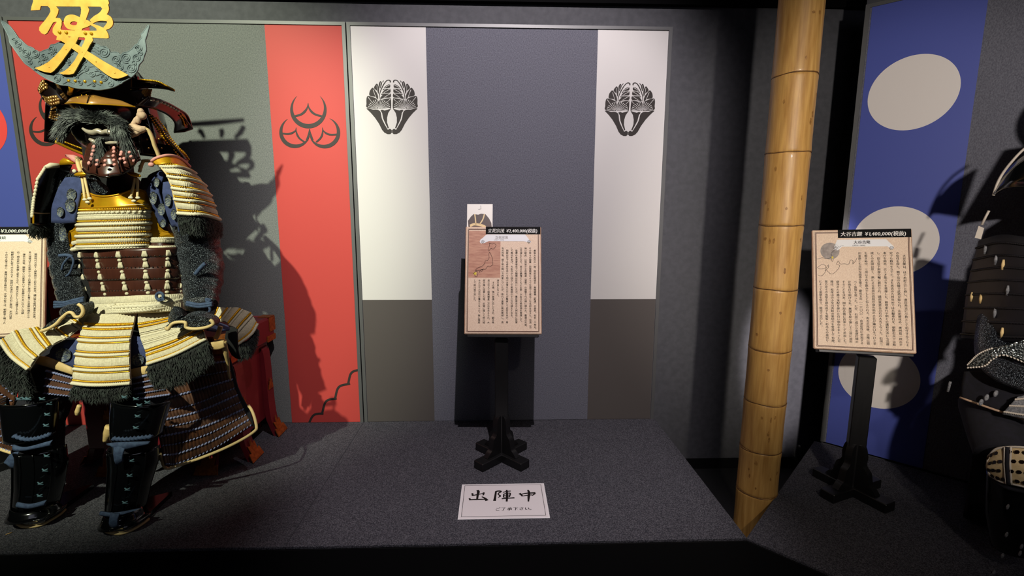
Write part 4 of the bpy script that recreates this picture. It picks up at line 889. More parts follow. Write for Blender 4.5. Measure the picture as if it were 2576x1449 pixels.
# chest plate and laced chest section
cx0 = lambda y: np.interp(y, [690, 760, 1180], [672, 655, 655])
chest = Patch([arcp(BC, (cx0(y) - 2, y + 14), (1532, y - 10), -.66, .105) for y in (650, 760, 860, 960, 1060, 1190)], [650, 760, 860, 960, 1060, 1190])
m_ = MB(); chest.surf(m_, 40, 20, 0, .006); cu = part(m_, 'chest_section', 'white_lace')
topl = [(688, 575, -.672), (700, 545, -.68), (740, 520, -.70), (800, 510, -.73), (870, 537, -.75), (960, 550, -.762), (1070, 545, -.762), (1180, 522, -.75), (1290, 488, -.72), (1400, 472, -.70), (1465, 505, -.685), (1505, 565, -.672), (1528, 640, -.662)]
gp = Patch([line(BC, topl, 0), chest.pt(np.linspace(0, 1, 41), np.full(41, 690.))]); m_ = MB(); gp.surf(m_, 48, 8, .004, .005); gpo = part(m_, 'chest_plate', 'gold_lacquer')
m_ = MB(); m_.tube(gp.pt(np.linspace(0, 1, 60), np.zeros(60), .004), .0038, 6); part(m_, 'plate_rim', 'gold_lacquer', gpo)
m_ = MB(); m_.tube(gp.pt(np.linspace(0.01, .99, 60), np.full(60, .93), .005), .0028, 6); part(m_, 'plate_ridge', 'gold_bead', gpo)
def band(p, kind, v, par, n=56, u0=0, u1=1, r=None, v1=None, name=None, m=None):
    mb = MB()
    if kind == 'gold': p.row(mb, v, n, .0026, .0042 if r is None else r, .0034, .004, u0, u1, .45); return part(mb, name or 'gilt_lame_edge', m or 'gold_bead', par)
    if kind == 'cord': p.rope(mb, v, r or .0052, int(n * .8), u0=u0, u1=u1); return part(mb, name or 'lacing_cord', m or 'white_cord', par)
    if kind == 'bead': p.row(mb, v, n, .0085, .006, .006, .004, u0, u1); return part(mb, name or 'braided_edge', m or 'white_cord', par)
    if kind == 'line': mb.tube(p.pt(np.linspace(u0, u1, 50), np.full(50, float(v)), .003), r or .0025, 6); return part(mb, name or 'gilt_line', m or 'gold_lacquer', par)
    if kind == 'flute': p.flute(mb, v, v1, n, u0=u0, u1=u1); return part(mb, name or 'lacing_band', m or 'white_lace', par)
for k, v, v1, n, r in (('gold', 706, 0, 62, .0058), ('bead', 744, 0, 24, 0), ('cord', 772, 0, 60, .0035), ('flute', 780, 826, 80, 0), ('gold', 842, 0, 66, .0036), ('cord', 884, 0, 56, .0062), ('line', 906, 0, 0, .0022), ('flute', 918, 964, 70, 0), ('gold', 985, 0, 66, .0036), ('cord', 1026, 0, 56, .0062), ('line', 1050, 0, 0, .0022), ('flute', 1060, 1106, 80, 0), ('gold', 1120, 0, 66, .0036), ('cord', 1152, 0, 56, .0058), ('cord', 1176, 0, 60, .0045)):
    band(chest, k, v, cu, n, r=r or None, v1=v1)
# side plates under the arms
sp = line(BC, [(1540, 728, -.675), (1572, 742, -.672), (1598, 800, -.668), (1640, 920, -.66), (1700, 972, -.65), (1812, 1000, -.635), (1872, 1060, -.62), (1540, 1064, -.675)], 0)
spo = part(MB().poly(sp, (0, .006, 0)), 'side_plate', 'gold_lacquer', smooth=False); part(MB().tube(sp[:7], .0035, 6), 'plate_rim', 'gold_lacquer', spo)
sl = Patch([line(BC, [(1538, 1056, -.69), (1700, 1054, -.68), (1878, 1052, -.62)], 0), line(BC, [(1538, 1192, -.70), (1710, 1194, -.69), (1900, 1190, -.62)], 0)]); m_ = MB(); sl.surf(m_, 16, 5, 0, .005); slo = part(m_, 'side_section', 'brown_lacquer')
band(sl, 'flute', 0.03, slo, 26, v1=.42); band(sl, 'cord', .06, slo, 24, r=.005); band(sl, 'cord', .86, slo, 24, r=.0075)
sp = line(BC, [(655, 820, -.675), (640, 870, -.673), (612, 955, -.67), (548, 985, -.665), (545, 1040, -.665), (560, 1120, -.665), (585, 1200, -.665), (660, 1060, -.675)], 0)
spo = part(MB().poly(sp, (0, .006, 0)), 'side_plate', 'gold_lacquer', smooth=False); part(MB().tube(sp[:7], .0035, 6), 'plate_rim', 'gold_lacquer', spo)
sl = Patch([line(BC, [(592, 1090), (630, 1084), (664, 1078)], -.67, -.68), line(BC, [(605, 1215), (635, 1210), (664, 1205)], -.67, -.68)]); m_ = MB(); sl.surf(m_, 8, 5, 0, .005); slo = part(m_, 'side_section', 'brown_lacquer')
band(sl, 'flute', .05, slo, 8, v1=.4); band(sl, 'cord', .86, slo, 7, r=.0075)

# cuirass lames, lacquered brown with pairs of white lacing
rows = [(915, 672, 935, 1655, 905), (935, 672, 962, 1655, 938), (1000, 676, 1020, 1668, 1000), (1090, 690, 1105, 1690, 1085), (1195, 712, 1212, 1700, 1190), (1300, 742, 1318, 1704, 1290), (1372, 772, 1385, 1704, 1345)]
dou = Patch([arcp(T2, (a, b), (c, d), -.585, .175, sag=6) for _, a, b, c, d in rows], [r_[0] for r_ in rows])
def udou(x, v):
    """u on the cuirass for a crop x, by projecting the surface"""
    us = np.linspace(0.02, .98, 80); q = dou.pt(us, np.full(80, float(v)), .003); d = q - CAM; px = 1288 + F * (d @ RT) / (d @ FW); return float(np.interp(x / 3.623, px, us))
lames = []
for k, (v0_, v1_) in enumerate(((915, 990), (975, 1096), (1082, 1200), (1186, 1304), (1290, 1372))):
    m_ = MB(); dou.surf(m_, 44, 6, .0005 + .0022 * k * 0 + .003 * (k % 2 == 0), .005, v0=v0_, v1=v1_, pillow=.002); o = part(m_, 'cuirass_lame', 'brown_lacquer'); lames.append(o)
    if k < 4: m_ = MB(); dou.row(m_, v1_ - 10, 46, .003, .0032, .003, .0045, 0.01, .99); part(m_, 'lame_edge', 'dark_lacquer', o)
knot_b = knot_t = None
def knot(v, x, s, kind, par):
    global knot_b, knot_t
    u = udou(x, v); c = dou.pt(np.array([u]), np.array([float(v)]), .005)[0]; du, dv, n = [q[0] for q in dou.frame(np.array([u]), np.array([float(v)]))]
    if kind == 'b':
        if knot_b is None: knot_b = MB().beads([(0, 0, 0)], [.0072, 0, 0], [0, .0058, 0], [0, 0, .0045], 10, 5).build('lacing_knot', 'white_lace', par); o = knot_b
        else: o = knot_b.copy(); COL.objects.link(o); o.parent = par; o.matrix_parent_inverse = Matrix.Identity(4)
    else:
        if knot_t is None:
            m = MB()
            for sx in (-.0048, 0, .0048): m.tube([(sx * .55, -.0105, 0), (sx * .8, -.002, .002), (sx * 1.15, .0062, .002), (sx * 1.2, .0105, 0)], [.0030, .0042, .0046, .0028], 6)
            knot_t = m.build('lacing_pair', 'white_lace', par); o = knot_t
        else: o = knot_t.copy(); COL.objects.link(o); o.parent = par; o.matrix_parent_inverse = Matrix.Identity(4)
    Mx = Matrix.Identity(4)
    for i in range(3): Mx[i][0], Mx[i][1], Mx[i][2], Mx[i][3] = du[i] * s, dv[i] * s, n[i] * s, c[i]
    ROOTINV[o.name] = Matrix.Identity(4); o.matrix_basis = Mx
for k, (y, xs, kd) in enumerate(((958, (735, 888, 1085, 1320, 1530, 1650), 't'), (1013, (733, 890, 1092, 1322, 1526, 1664), 'b'), (1062, (740, 904, 1106, 1330, 1526, 1662), 't'), (1122, (750, 906, 1116, 1328, 1527, 1660), 'b'), (1165, (766, 922, 1128, 1334, 1524, 1655), 't'), (1224, (778, 934, 1132, 1336, 1525, 1656), 'b'), (1266, (794, 950, 1146, 1348, 1522, 1650), 't'), (1325, (822, 962, 1160, 1352, 1521, 1645), 'b'))):
    par = lames[min(4, (k + 1) // 2)]
    for x in xs: knot(y, x, 1.12 if x < 1640 else .95, kd, par)
    if k > 0:
        for x in (700 + 12 * (k - 1),): knot(y + 4, x, .8, kd, par)

# waist lacing, rope belt and ring
wst = Patch([arcp(T3, (765, 165), (1704, 135), -.60, .165, sag=6), arcp(T3, (775, 235), (1712, 190), -.61, .165, sag=6), arcp(T3, (720, 335), (1712, 290), -.62, .17, sag=6)])
m_ = MB(); wst.surf(m_, 40, 8, 0, .006); wo = part(m_, 'waist_section', 'white_lace')
band(wst, 'flute', .04, wo, 90, v1=.48); band(wst, 'flute', .5, wo, 90, v1=.98)
def uw(x, y): return None
def rope3(name, pts, r=.0065, m='white_cord', Y=-.775, par=None, n=40, Yc=None):
    q = resample(line(T3, [tuple(a) for a in cr([p_[:2] for p_ in pts], 6)], Y), n * 4 + 1)
    if Yc is not None: q = np.array([CAM + (p_ - CAM) * 1.0 for p_ in q])
    return part(MB().tube(q, r, 6, True, twist=n, lobes=2, amp=.28), name, m, par)
def beltY(x): return -.790 + .16 * ((x - 1240) / 480.) ** 2 * .9
def rope4(name, pts, r=.0082, n=34, m='white_cord'):
    p = cr([q[:2] for q in pts], 6); q = resample(np.array([P(T3, a[0], a[1], beltY(a[0]) - .008) for a in p]), n * 4 + 1)
    return part(MB().tube(q, r, 6, True, twist=n, lobes=2, amp=.28), name, m)
rope4('belt_rope', [(745, 238), (850, 258), (960, 270), (1080, 262), (1200, 256), (1400, 248), (1560, 215), (1712, 178)])
rope4('belt_rope', [(1000, 285), (1100, 288), (1250, 278), (1420, 258), (1580, 232), (1715, 196)])
rope4('belt_rope', [(940, 290), (1050, 302), (1180, 300), (1320, 290), (1480, 268), (1600, 250), (1715, 214)])
rope4('belt_rope', [(770, 262), (830, 292), (900, 310), (960, 290)], n=12); rope4('belt_knot', [(930, 300), (955, 268), (985, 250), (1000, 270), (975, 300), (1010, 262), (1045, 240)], r=.0075, n=10)
th = np.arange(24) * math.pi / 12
part(MB().tube(np.array([P(T3, 1456 + 32 * math.cos(t), 163 + 32 * math.sin(t), -.775) for t in th]), .0055, 8, closed=True), 'cord_ring', 'blue_cord')
part(MB().tube(line(T3, [(1470, 190), (1440, 205), (1500, 195), (1480, 180)], -.78), .004, 6), 'ring_tie', 'blue_cord')

# hanging skirt panels with lacing and fur hems
def skirt(polys, vs, bands, fur, thick=.005, nf=2600):
    p = Patch(polys, vs); m_ = MB(); p.surf(m_, 24, 22, 0, thick); o = part(m_, 'skirt_panel', 'white_lace')
    for b_ in bands: band(p, b_[0], b_[1], o, b_[2], r=b_[3] if len(b_) > 3 else None, v1=b_[4] if len(b_) > 4 else None, u0=b_[5] if len(b_) > 5 else 0, u1=b_[6] if len(b_) > 6 else 1)
    if fur:
        fp = Patch(fur[0]); m_ = MB(); fp.surf(m_, 20, 8, 0, .006); f_ = part(m_, 'fur_hem', 'fur_black', o); m_ = MB(); fp.fur(m_, .0, .95, nf, .03, .0016, fur[1] if len(fur) > 1 else (0, 0, -1)); part(m_, 'fur_hair', 'fur_black', o, stuff=True)
    return p, o
cpol = [(318, 812, 1242, -.765), (430, 772, 1218, -.80), (545, 727, 1188, -.835), (680, 700, 1182, -.865), (830, 682, 1184, -.89), (965, 668, 1192, -.905)]
skirt([arc(P(T3, a, y, Y), P(T3, b, y + 2, Y), .02, mode='flat') for y, a, b, Y in cpol], [q[0] for q in cpol],
      [('flute', 320, 50, None, 405), ('gold', 416, 46, .0068), ('cord', 440, 40, .0035), ('gold', 458, 46, .0055), ('flute', 470, 56, None, 522), ('gold', 534, 60, .0032), ('cord', 562, 46, .0062), ('line', 580, 0), ('flute', 588, 56, None, 652), ('gold', 664, 60, .0032), ('cord', 690, 46, .0062), ('line', 708, 0), ('flute', 716, 56, None, 786), ('gold', 799, 60, .0032), ('cord', 826, 46, .0062), ('line', 846, 0), ('flute', 854, 60, None, 916), ('gold', 926, 60, .0034), ('cord', 955, 46, .0072)],
      ([line(T3, [(672, 968), (930, 975), (1188, 966)], -.905), line(T3, [(668, 1060), (930, 1085), (1190, 1040)], -.90)],))
skirt([line(T3, [(1256, 310), (1682, 268)], -.765, -.66), line(T3, [(1256, 425), (1450, 390), (1645, 345)], -.80, -.72), line(T3, [(1285, 560), (1500, 505), (1725, 430)], -.855, -.79), line(T3, [(1330, 672), (1600, 575), (1850, 450)], -.90, -.83), line(T3, [(1342, 795), (1600, 705), (1890, 562)], -.925, -.86)], [0, 1, 2, 3, 4],
      [('flute', 0.03, 50, None, .9), ('gold', .98, 46, .0066), ('gold', 1.2, 46, .0052), ('flute', 1.32, 60, None, 1.6), ('cord', 1.68, 60, .003), ('cord', 1.85, 60, .003), ('flute', 1.9, 60, None, 2.2), ('cord', 2.26, 60, .003), ('cord', 2.42, 60, .003), ('flute', 2.5, 70, None, 2.85), ('gold', 2.98, 62, .0068), ('cord', 3.14, 60, .003), ('gold', 3.28, 66, .0052), ('flute', 3.36, 70, None, 3.72), ('gold', 3.80, 66, .0034), ('cord', 3.93, 56, .0072)],
      ([line(T3, [(1345, 800), (1600, 712), (1895, 570)], -.925, -.86), line(T3, [(1420, 985), (1680, 935), (1950, 735)], -.925, -.86)], (.15, -.1, -1)), nf=4200)
skirt([line(T3, [(760, 288), (852, 315)], -.70, -.75), line(T3, [(635, 370), (742, 440)], -.75, -.79), line(T3, [(500, 470), (612, 545)], -.80, -.83), line(T3, [(325, 450), (452, 620)], -.84, -.87), line(T3, [(142, 475), (230, 620), (340, 720)], -.87, -.90), line(T3, [(2, 570), (110, 720), (265, 838)], -.89, -.915)], [0, 1, 2, 3, 4, 5],
      [('flute', 0.05, 16, None, .8), ('gold', .9, 18, .005), ('cord', 1.15, 18, .004), ('flute', 1.25, 20, None, 1.75), ('gold', 1.9, 20, .004), ('cord', 2.1, 20, .004), ('flute', 2.2, 26, None, 2.8), ('gold', 2.97, 26, .0066), ('cord', 3.12, 26, .004), ('gold', 3.28, 26, .004), ('flute', 3.35, 34, None, 3.85), ('gold', 3.97, 36, .0045), ('cord', 4.12, 34, .006), ('flute', 4.2, 40, None, 4.72), ('gold', 4.8, 42, .0034), ('cord', 4.93, 40, .0075)],
      ([line(T3, [(0, 600), (110, 740), (262, 845)], -.89, -.91), line(T3, [(-20, 900), (150, 1010), (330, 1050)], -.88, -.90)],), nf=2600)
skirt([line(T3, [(1960, 262), (1945, 375)], -.47, -.50), line(T3, [(2042, 272), (1965, 390)], -.47, -.52), line(T3, [(2172, 270), (2062, 400)], -.46, -.52), line(T3, [(2285, 312), (2200, 400), (2130, 485)], -.45, -.52), line(T3, [(2348, 420), (2290, 520), (2168, 605)], -.44, -.50)], [0, 1, 2, 3, 4],
      [('gold', .35, 20, .005), ('cord', .6, 20, .004), ('flute', .7, 22, None, 1.1), ('gold', 1.25, 24, .005), ('cord', 1.5, 20, .005), ('flute', 1.6, 30, None, 2.1), ('gold', 2.15, 30, .005), ('cord', 2.35, 24, .005), ('flute', 2.45, 30, None, 2.95), ('gold', 3.02, 32, .005), ('cord', 3.2, 26, .006), ('flute', 3.3, 30, None, 3.75), ('gold', 3.8, 32, .004), ('cord', 3.93, 26, .007)],
      ([line(T3, [(2165, 600), (2270, 560), (2340, 440)], -.50, -.44), line(T3, [(2170, 730), (2260, 700), (2310, 580)], -.49, -.44)],), nf=1200)

# shoulder guards
sd = Patch([line(SD, [(285, 160, -.735), (480, 165, -.72), (600, 195, -.62), (690, 235, -.50)], 0), line(SD, [(395, 285, -.74), (600, 320, -.74), (760, 365, -.63), (840, 415, -.50)], 0), line(SD, [(455, 430, -.74), (640, 462, -.75), (820, 495, -.65), (905, 530, -.51)], 0), line(SD, [(485, 570, -.735), (680, 595, -.755), (860, 630, -.66), (955, 660, -.52)], 0), line(SD, [(538, 768, -.725), (740, 785, -.755), (920, 820, -.67), (1020, 852, -.53)], 0)], [0, 1, 2, 3, 4])
m_ = MB(); sd.surf(m_, 26, 22, 0, .006); so = part(m_, 'shoulder_guard', 'brown_lacquer')
for k, v, v1, n, r in (('gold', .06, 0, 50, .0045), ('cord', .24, 0, 44, .006), ('flute', .38, .80, 60, 0), ('gold', .90, 0, 56, .0035), ('cord', 1.14, 0, 46, .0062), ('line', 1.3, 0, 0, .002), ('flute', 1.38, 1.8, 60, 0), ('gold', 1.9, 0, 56, .0035), ('cord', 2.12, 0, 46, .0062), ('line', 2.28, 0, 0, .002), ('flute', 2.36, 2.72, 60, 0), ('gold', 2.82, 0, 56, .0035), ('cord', 3.06, 0, 46, .006), ('line', 3.2, 0, 0, .002), ('flute', 3.26, 3.62, 64, 0), ('gold', 3.72, 0, 60, .0036), ('cord', 3.92, 0, 46, .0072)): band(sd, k, v, so, n, r=r or None, v1=v1)
part(MB().tube(sd.pt(np.zeros(30), np.linspace(0, 4, 30), .003), .0038, 6), 'guard_piping', 'beige_piping', so)
fp = Patch([line(SD, [(540, 775, -.722), (740, 790, -.75), (920, 822, -.67), (1018, 855, -.53)], 0), line(SD, [(590, 985, -.715), (760, 1000, -.74), (900, 1040, -.67), (1015, 1030, -.53)], 0)]); m_ = MB(); fp.surf(m_, 20, 6, 0, .006); part(m_, 'fur_hem', 'fur_black', so); m_ = MB(); fp.fur(m_, 0, .95, 2400, .025, .0016); part(m_, 'fur_hair', 'fur_black', so, stuff=True)
kp = Patch([line(SD, [(205, 128, -.735), (250, 92, -.735), (400, 55, -.71), (540, 85, -.64), (660, 185, -.51)], 0), line(SD, [(255, 165, -.742), (330, 160, -.745), (440, 150, -.725), (560, 175, -.64), (650, 215, -.51)], 0)]); m_ = MB(); kp.surf(m_, 24, 6, 0, .005); ko = part(m_, 'guard_top_plate', 'gold_lacquer')
part(MB().tube(kp.pt(np.linspace(0, 1, 30), np.zeros(30), .002), .0055, 6), 'plate_rim', 'pink_lace', ko); part(MB().ball(P(SD, 195, 165, -.745), (.011, .008, .009)), 'toggle', 'pink_lace', ko)
# left guard, seen from its inner side
ld = Patch([line(BC, [(265, 195, -.70), (420, 165, -.66), (590, 170, -.60)], 0), line(BC, [(170, 340, -.72), (320, 330, -.68), (520, 350, -.60)], 0), line(BC, [(120, 580, -.74), (260, 590, -.69), (440, 600, -.62)], 0), line(BC, [(100, 745, -.745), (220, 755, -.70), (350, 750, -.64)], 0), line(BC, [(100, 880, -.745), (220, 890, -.70), (335, 880, -.64)], 0)], [0, 1, 2, 3, 4])
m_ = MB(); ld.surf(m_, 16, 20, 0, .006); lo_ = part(m_, 'shoulder_guard', 'dark_lacquer')
m_ = MB(); q = ld.pt(np.full(18, 0.01), np.linspace(.05, 3.3, 18), .003); m_.beads(q + [-.004, 0, 0], [.0062, 0, 0], [0, -.005, 0], [.002, 0, .0085], 8, 4); part(m_, 'braided_edge', 'white_cord', lo_)
m_ = MB(); m_.tube(ld.pt(np.full(20, 0.02), np.linspace(3.2, 4, 20), .003), .003, 6); part(m_, 'guard_piping', 'gold_lacquer', lo_); part(MB().tube(ld.pt(np.linspace(0, .9, 20), np.full(20, 3.02), .002), .0026, 6), 'guard_seam', 'beige_cloth', lo_)
part(MB().tube(line(BC, [(270, 195), (330, 175), (430, 175)], -.71, -.67), [.007, .011, .008], 8), 'braided_edge', 'white_cord', lo_)
fp = Patch([line(BC, [(95, 885, -.74), (220, 895, -.70), (340, 885, -.64)], 0), line(BC, [(65, 1000, -.73), (200, 1025, -.70), (330, 1015, -.64)], 0)]); m_ = MB(); fp.surf(m_, 14, 5, 0, .006); part(m_, 'fur_hem', 'fur_black', lo_); m_ = MB(); fp.fur(m_, 0, .95, 900, .025, .0015); part(m_, 'fur_hair', 'fur_black', lo_, stuff=True)
part(MB().grid(np.stack([line(BC, [(435, 120), (480, 85), (520, 95), (600, 140)], -.66), line(BC, [(432, 170), (500, 165), (560, 160), (610, 150)], -.66)]), (0, .008, 0)), 'guard_top_plate', 'gold_lacquer', lo_)
part(MB().grid(np.stack([line(BC, [(500, 40), (600, 45), (690, 80)], -.66), line(BC, [(505, 65), (580, 110), (650, 150)], -.68)]), (0, .008, 0)), 'shoulder_pad', 'pink_lace', lo_)

# shoulder cords and toggles
def cord(name, c, pts, Y, Y1=None, r=.0048, m='beige_piping', par=None): return part(MB().tube(line(c, [tuple(a) if len(a) == 2 else a for a in (cr(pts, 5) if len(pts[0]) == 2 else pts)], Y, Y1), r, 7), name, m, par)
cord('shoulder_cord', BC, [(650, 80), (660, 160), (690, 255)], -.70, -.735, .007); cord('shoulder_cord', BC, [(690, 90), (720, 180), (740, 260)], -.70, -.735, .006)
cord('shoulder_cord', BC, [(705, 310), (725, 440), (742, 585)], -.735, -.752); cord('shoulder_cord', BC, [(738, 310), (765, 440), (795, 572)], -.738, -.756)
cord('shoulder_cord', BC, [(1352, 330), (1330, 440), (1300, 560)], -.735, -.752); cord('shoulder_cord', BC, [(1378, 330), (1382, 440), (1382, 560)], -.732, -.745); cord('shoulder_cord', BC, [(1455, 120), (1430, 170), (1405, 250)], -.69, -.73, .006); cord('shoulder_cord', BC, [(1440, 120), (1500, 118), (1560, 130)], -.69, -.70, .006)
for x, y, Y in ((742, 590, -.758), (800, 578, -.762), (775, 622, -.768), (1298, 566, -.762), (1386, 568, -.75), (1336, 606, -.764)): part(MB().beads([P(BC, x, y, Y)], [.009, 0, 0], [0, -.006, 0], [0, 0, .0055], 10, 5), 'cord_knot', 'white_cord')
for x, y, a in ((692, 282, .1), (1340, 285, -.25)): part(MB().beads([P(BC, x, y, -.748)], [.026, 0, .026 * a], [0, -.007, 0], [-.008 * a, 0, .008], 12, 6), 'toggle', 'gold_lacquer')
for x, y in ((615, 245), (1420, 190)): part(MB().ball(P(BC, x, y, -.70), (.008, .006, .008)), 'lacing_knot', 'white_cord')
tb('collar_roll', BC, [(790, 330), (880, 410), (960, 470), (1020, 520)], [.014, .022, .022, .012], -.70, 'chain_mail', ar)
part(MB().grid(np.stack([line(BC, [(1430, 330), (1500, 320), (1540, 380)], -.70), line(BC, [(1400, 460), (1480, 470), (1520, 440)], -.70)]), (0, .01, 0)), 'collar_flap', 'inner_black')

# sleeves: patterned navy cloth above, mail below
def limb(name, c, pts, rads, m, Y=None, sides=24, par=None):
    q = cr(np.array([list(P(c, *p_[:2], p_[2])) for p_ in pts]), 9); r = np.interp(np.linspace(0, 1, len(q)), np.linspace(0, 1, len(rads)), rads)
    mb = MB().tube(q, r, sides); V = mb.V[-1]; k = len(q); ax = np.repeat(q, sides, 0); ph = np.tile(np.arange(sides), k) * 2 * math.pi / sides; s_ = np.repeat(np.arange(k), sides)
    w = .5 * np.sin(s_ * 1.15 + 1.3 * np.sin(ph * 2 + s_ * .2)) + .35 * np.sin(s_ * 2.1 + ph * 3) + .3 * np.sin(ph * 2 - s_ * .6)
    mb.V[-1] = ax + (V - ax) * (1 + .06 * w)[:, None]; return part(mb, name, m, par)
sR = limb('sleeve', T2, [(1470, 240, -.58), (1620, 480, -.58), (1770, 740, -.60), (1822, 960, -.62), (1850, 1150, -.66), (1840, 1300, -.71), (1835, 1440, -.76)], [.05, .066, .078, .082, .077, .066, .058], 'chain_mail')
sL = limb('sleeve', T2, [(650, 220, -.60), (590, 420, -.60), (575, 640, -.61), (575, 860, -.62), (590, 1040, -.64), (625, 1220, -.68), (655, 1370, -.72), (675, 1440, -.74)], [.045, .050, .052, .050, .050, .050, .046, .034], 'chain_mail')
pN = Patch([line(BC, [(500, 320), (600, 315), (705, 330)], -.69), line(BC, [(430, 450), (570, 440), (710, 480)], -.695), line(BC, [(350, 680), (500, 670), (660, 690)], -.70), line(BC, [(330, 870), (450, 880), (610, 870)], -.70)]); m_ = MB(); pN.surf(m_, 14, 14, 0, .01, pillow=.006); nL = part(m_, 'sleeve_cloth', 'navy_cloth')
pN2 = Patch([line(BC, [(1570, 330), (1660, 240), (1690, 330)], -.70), line(BC, [(1490, 490), (1600, 460), (1640, 470)], -.70), line(BC, [(1560, 640), (1640, 640), (1700, 660)], -.69), line(BC, [(1640, 900), (1690, 920), (1740, 920)], -.66)]); m_ = MB(); pN2.surf(m_, 12, 14, 0, .01, pillow=.005); nR = part(m_, 'sleeve_cloth', 'navy_cloth')
pN3 = Patch([line(BC, [(1690, 380), (1760, 370), (1800, 400)], -.705), line(BC, [(1690, 520), (1770, 500), (1830, 560)], -.71), line(BC, [(1740, 760), (1800, 740), (1880, 800)], -.705), line(BC, [(1800, 930), (1860, 920), (1890, 1020)], -.69)]); m_ = MB(); pN3.surf(m_, 12, 14, 0, .01, pillow=.005); nR2 = part(m_, 'sleeve_cloth', 'navy_cloth')
def medal(c, x, y, Y, rx, ry, par, rot=0):
    th = np.arange(20) * math.pi / 10; pts = [(x + rx * math.cos(t) * math.cos(rot) - ry * math.sin(t) * math.sin(rot), y + rx * math.cos(t) * math.sin(rot) + ry * math.sin(t) * math.cos(rot)) for t in th]
    return part(MB().poly(line(c, pts, Y), (0, .002, 0)), 'medallion', 'medallion', par)
for q in ((575, 530, -.708, 58, 75), (560, 660, -.712, 60, 85), (440, 740, -.712, 40, 60)): medal(BC, *q, nL)
for q in ((1570, 570, -.712, 45, 80), (1670, 710, -.70, 45, 75), (1610, 380, -.712, 35, 60), (1690, 880, -.682, 35, 50)): medal(BC, *q, nR)
for q in ((1750, 600, -.722, 40, 75), (1820, 770, -.716, 35, 65)): medal(BC, *q, nR2)
medal(BC, 470, 1010, -.69, 45, 90, sL)
def tie(name, c, pts, Y, r=.0055, m='blue_cord', par=None): return part(MB().tube(line(c, [tuple(a) for a in cr(pts, 5)], Y), r, 7), name, m, par)
for d in (0, 22, 44): tie('wrist_tie', T3, [(495, 218 + d), (580, 222 + d * .7), (670, 200 + d * .6), (765, 178 + d * .6)], -.80, .006)
tie('wrist_tie', T3, [(560, 225), (520, 250), (500, 270)], -.80, .005)
for d in (0, 18): tie('wrist_tie', T3, [(1700, 220 + d), (1800, 240 + d), (1880, 235 + d), (1935, 225 + d)], -.825, .007)
tie('wrist_tie', T3, [(1890, 215), (1920, 200), (1880, 190), (1900, 240), (1915, 290), (1890, 320)], -.825, .005); tie('elbow_tie', T2, [(560, 1120), (580, 1060), (640, 1000), (670, 1040), (640, 1140), (600, 1180)], -.715, .004); tie('elbow_tie', T2, [(540, 990), (610, 985), (660, 1000)], -.71, .007); tie('elbow_tie', T2, [(1780, 1160), (1820, 1110), (1870, 1060)], -.76, .008)
# hand guards with beige piping
def guard(pts, Y, Yb, pipe):
    p = line(T3, [tuple(a) for a in cr(pts, 4, True)], Y); o = part(MB().poly(p, (0, Yb, 0)), 'hand_guard', 'chain_mail', smooth=False)
    part(MB().tube(line(T3, [tuple(a) for a in cr(pipe, 6)], Y - .004), .0062, 7), 'guard_piping', 'beige_piping', o); return o
guard([(1500, 455), (1560, 400), (1640, 370), (1720, 345), (1820, 345), (1900, 365), (1940, 410), (1915, 445), (1840, 460), (1700, 455), (1600, 450)], -.905, .05, [(1510, 445), (1530, 465), (1570, 415), (1630, 400), (1690, 405), (1700, 450), (1780, 462), (1880, 448), (1940, 420), (1935, 395), (1915, 380)])
guard([(370, 480), (440, 410), (540, 350), (640, 300), (700, 240), (750, 235), (762, 290), (735, 345), (690, 345), (640, 320), (560, 380), (470, 450)], -.86, .05, [(372, 482), (450, 455), (520, 410), (560, 365), (620, 315), (660, 318), (690, 352), (735, 345), (758, 305), (745, 260), (712, 236)])
tb('thumb', T3, [(1640, 300), (1600, 345), (1560, 400)], [.028, .024, .012], -.86, 'chain_mail', ar)
part(MB().ball(P(T3, 1820, 380, -.86), (.055, .05, .035), 14, 8), 'glove', 'chain_mail'); part(MB().ball(P(T3, 680, 300, -.82), (.04, .05, .03), 14, 8), 'glove', 'chain_mail')

# thigh cloth, hems and thigh guards
def cloth(name, polys, m, Y=0, par=None, nu=12, nv=8, thick=.006, pillow=.004):
    p = Patch(polys); mb = MB(); p.surf(mb, nu, nv, 0, thick, pillow=pillow); return p, part(mb, name, m, par)
_, c1 = cloth('thigh_cloth', [line(T3, [(560, 560), (720, 560)], -.80), line(T3, [(470, 640), (710, 700)], -.81), line(T3, [(440, 740), (690, 830)], -.815)], 'navy_cloth'); medal(T3, 575, 700, -.822, 70, 62, c1)
_, c2 = cloth('thigh_cloth', [line(T3, [(1190, 520), (1300, 540)], -.80), line(T3, [(1185, 640), (1330, 680)], -.81), line(T3, [(1185, 830), (1360, 800)], -.815)], 'navy_cloth'); medal(T3, 1255, 745, -.824, 56, 55, c2)
cloth('thigh_hem', [line(T3, [(330, 705), (460, 730), (670, 820)], -.83), line(T3, [(300, 770), (450, 815), (670, 885)], -.835)], 'beige_leather'); cloth('thigh_hem', [line(T3, [(1195, 828), (1360, 790)], -.83), line(T3, [(1195, 912), (1370, 862)], -.835)], 'beige_leather')
cloth('thigh_hem', [line(T3, [(1900, 590), (1980, 560), (2040, 560)], -.845), line(T3, [(1925, 650), (1990, 650), (2045, 630)], -.85)], 'beige_leather')
part(MB().tube(line(T3, [tuple(a) for a in cr([(2010, 440), (1990, 500), (1965, 548)], 5)], -.80), .009, 7), 'thigh_strap', 'beige_leather'); part(MB().tube(line(T3, [tuple(a) for a in cr([(2035, 570), (2060, 680), (2075, 760), (2085, 860), (2100, 930)], 5)], -.84, -.76), [.012, .010, .007, .005, .003], 7), 'thigh_strap', 'beige_leather')
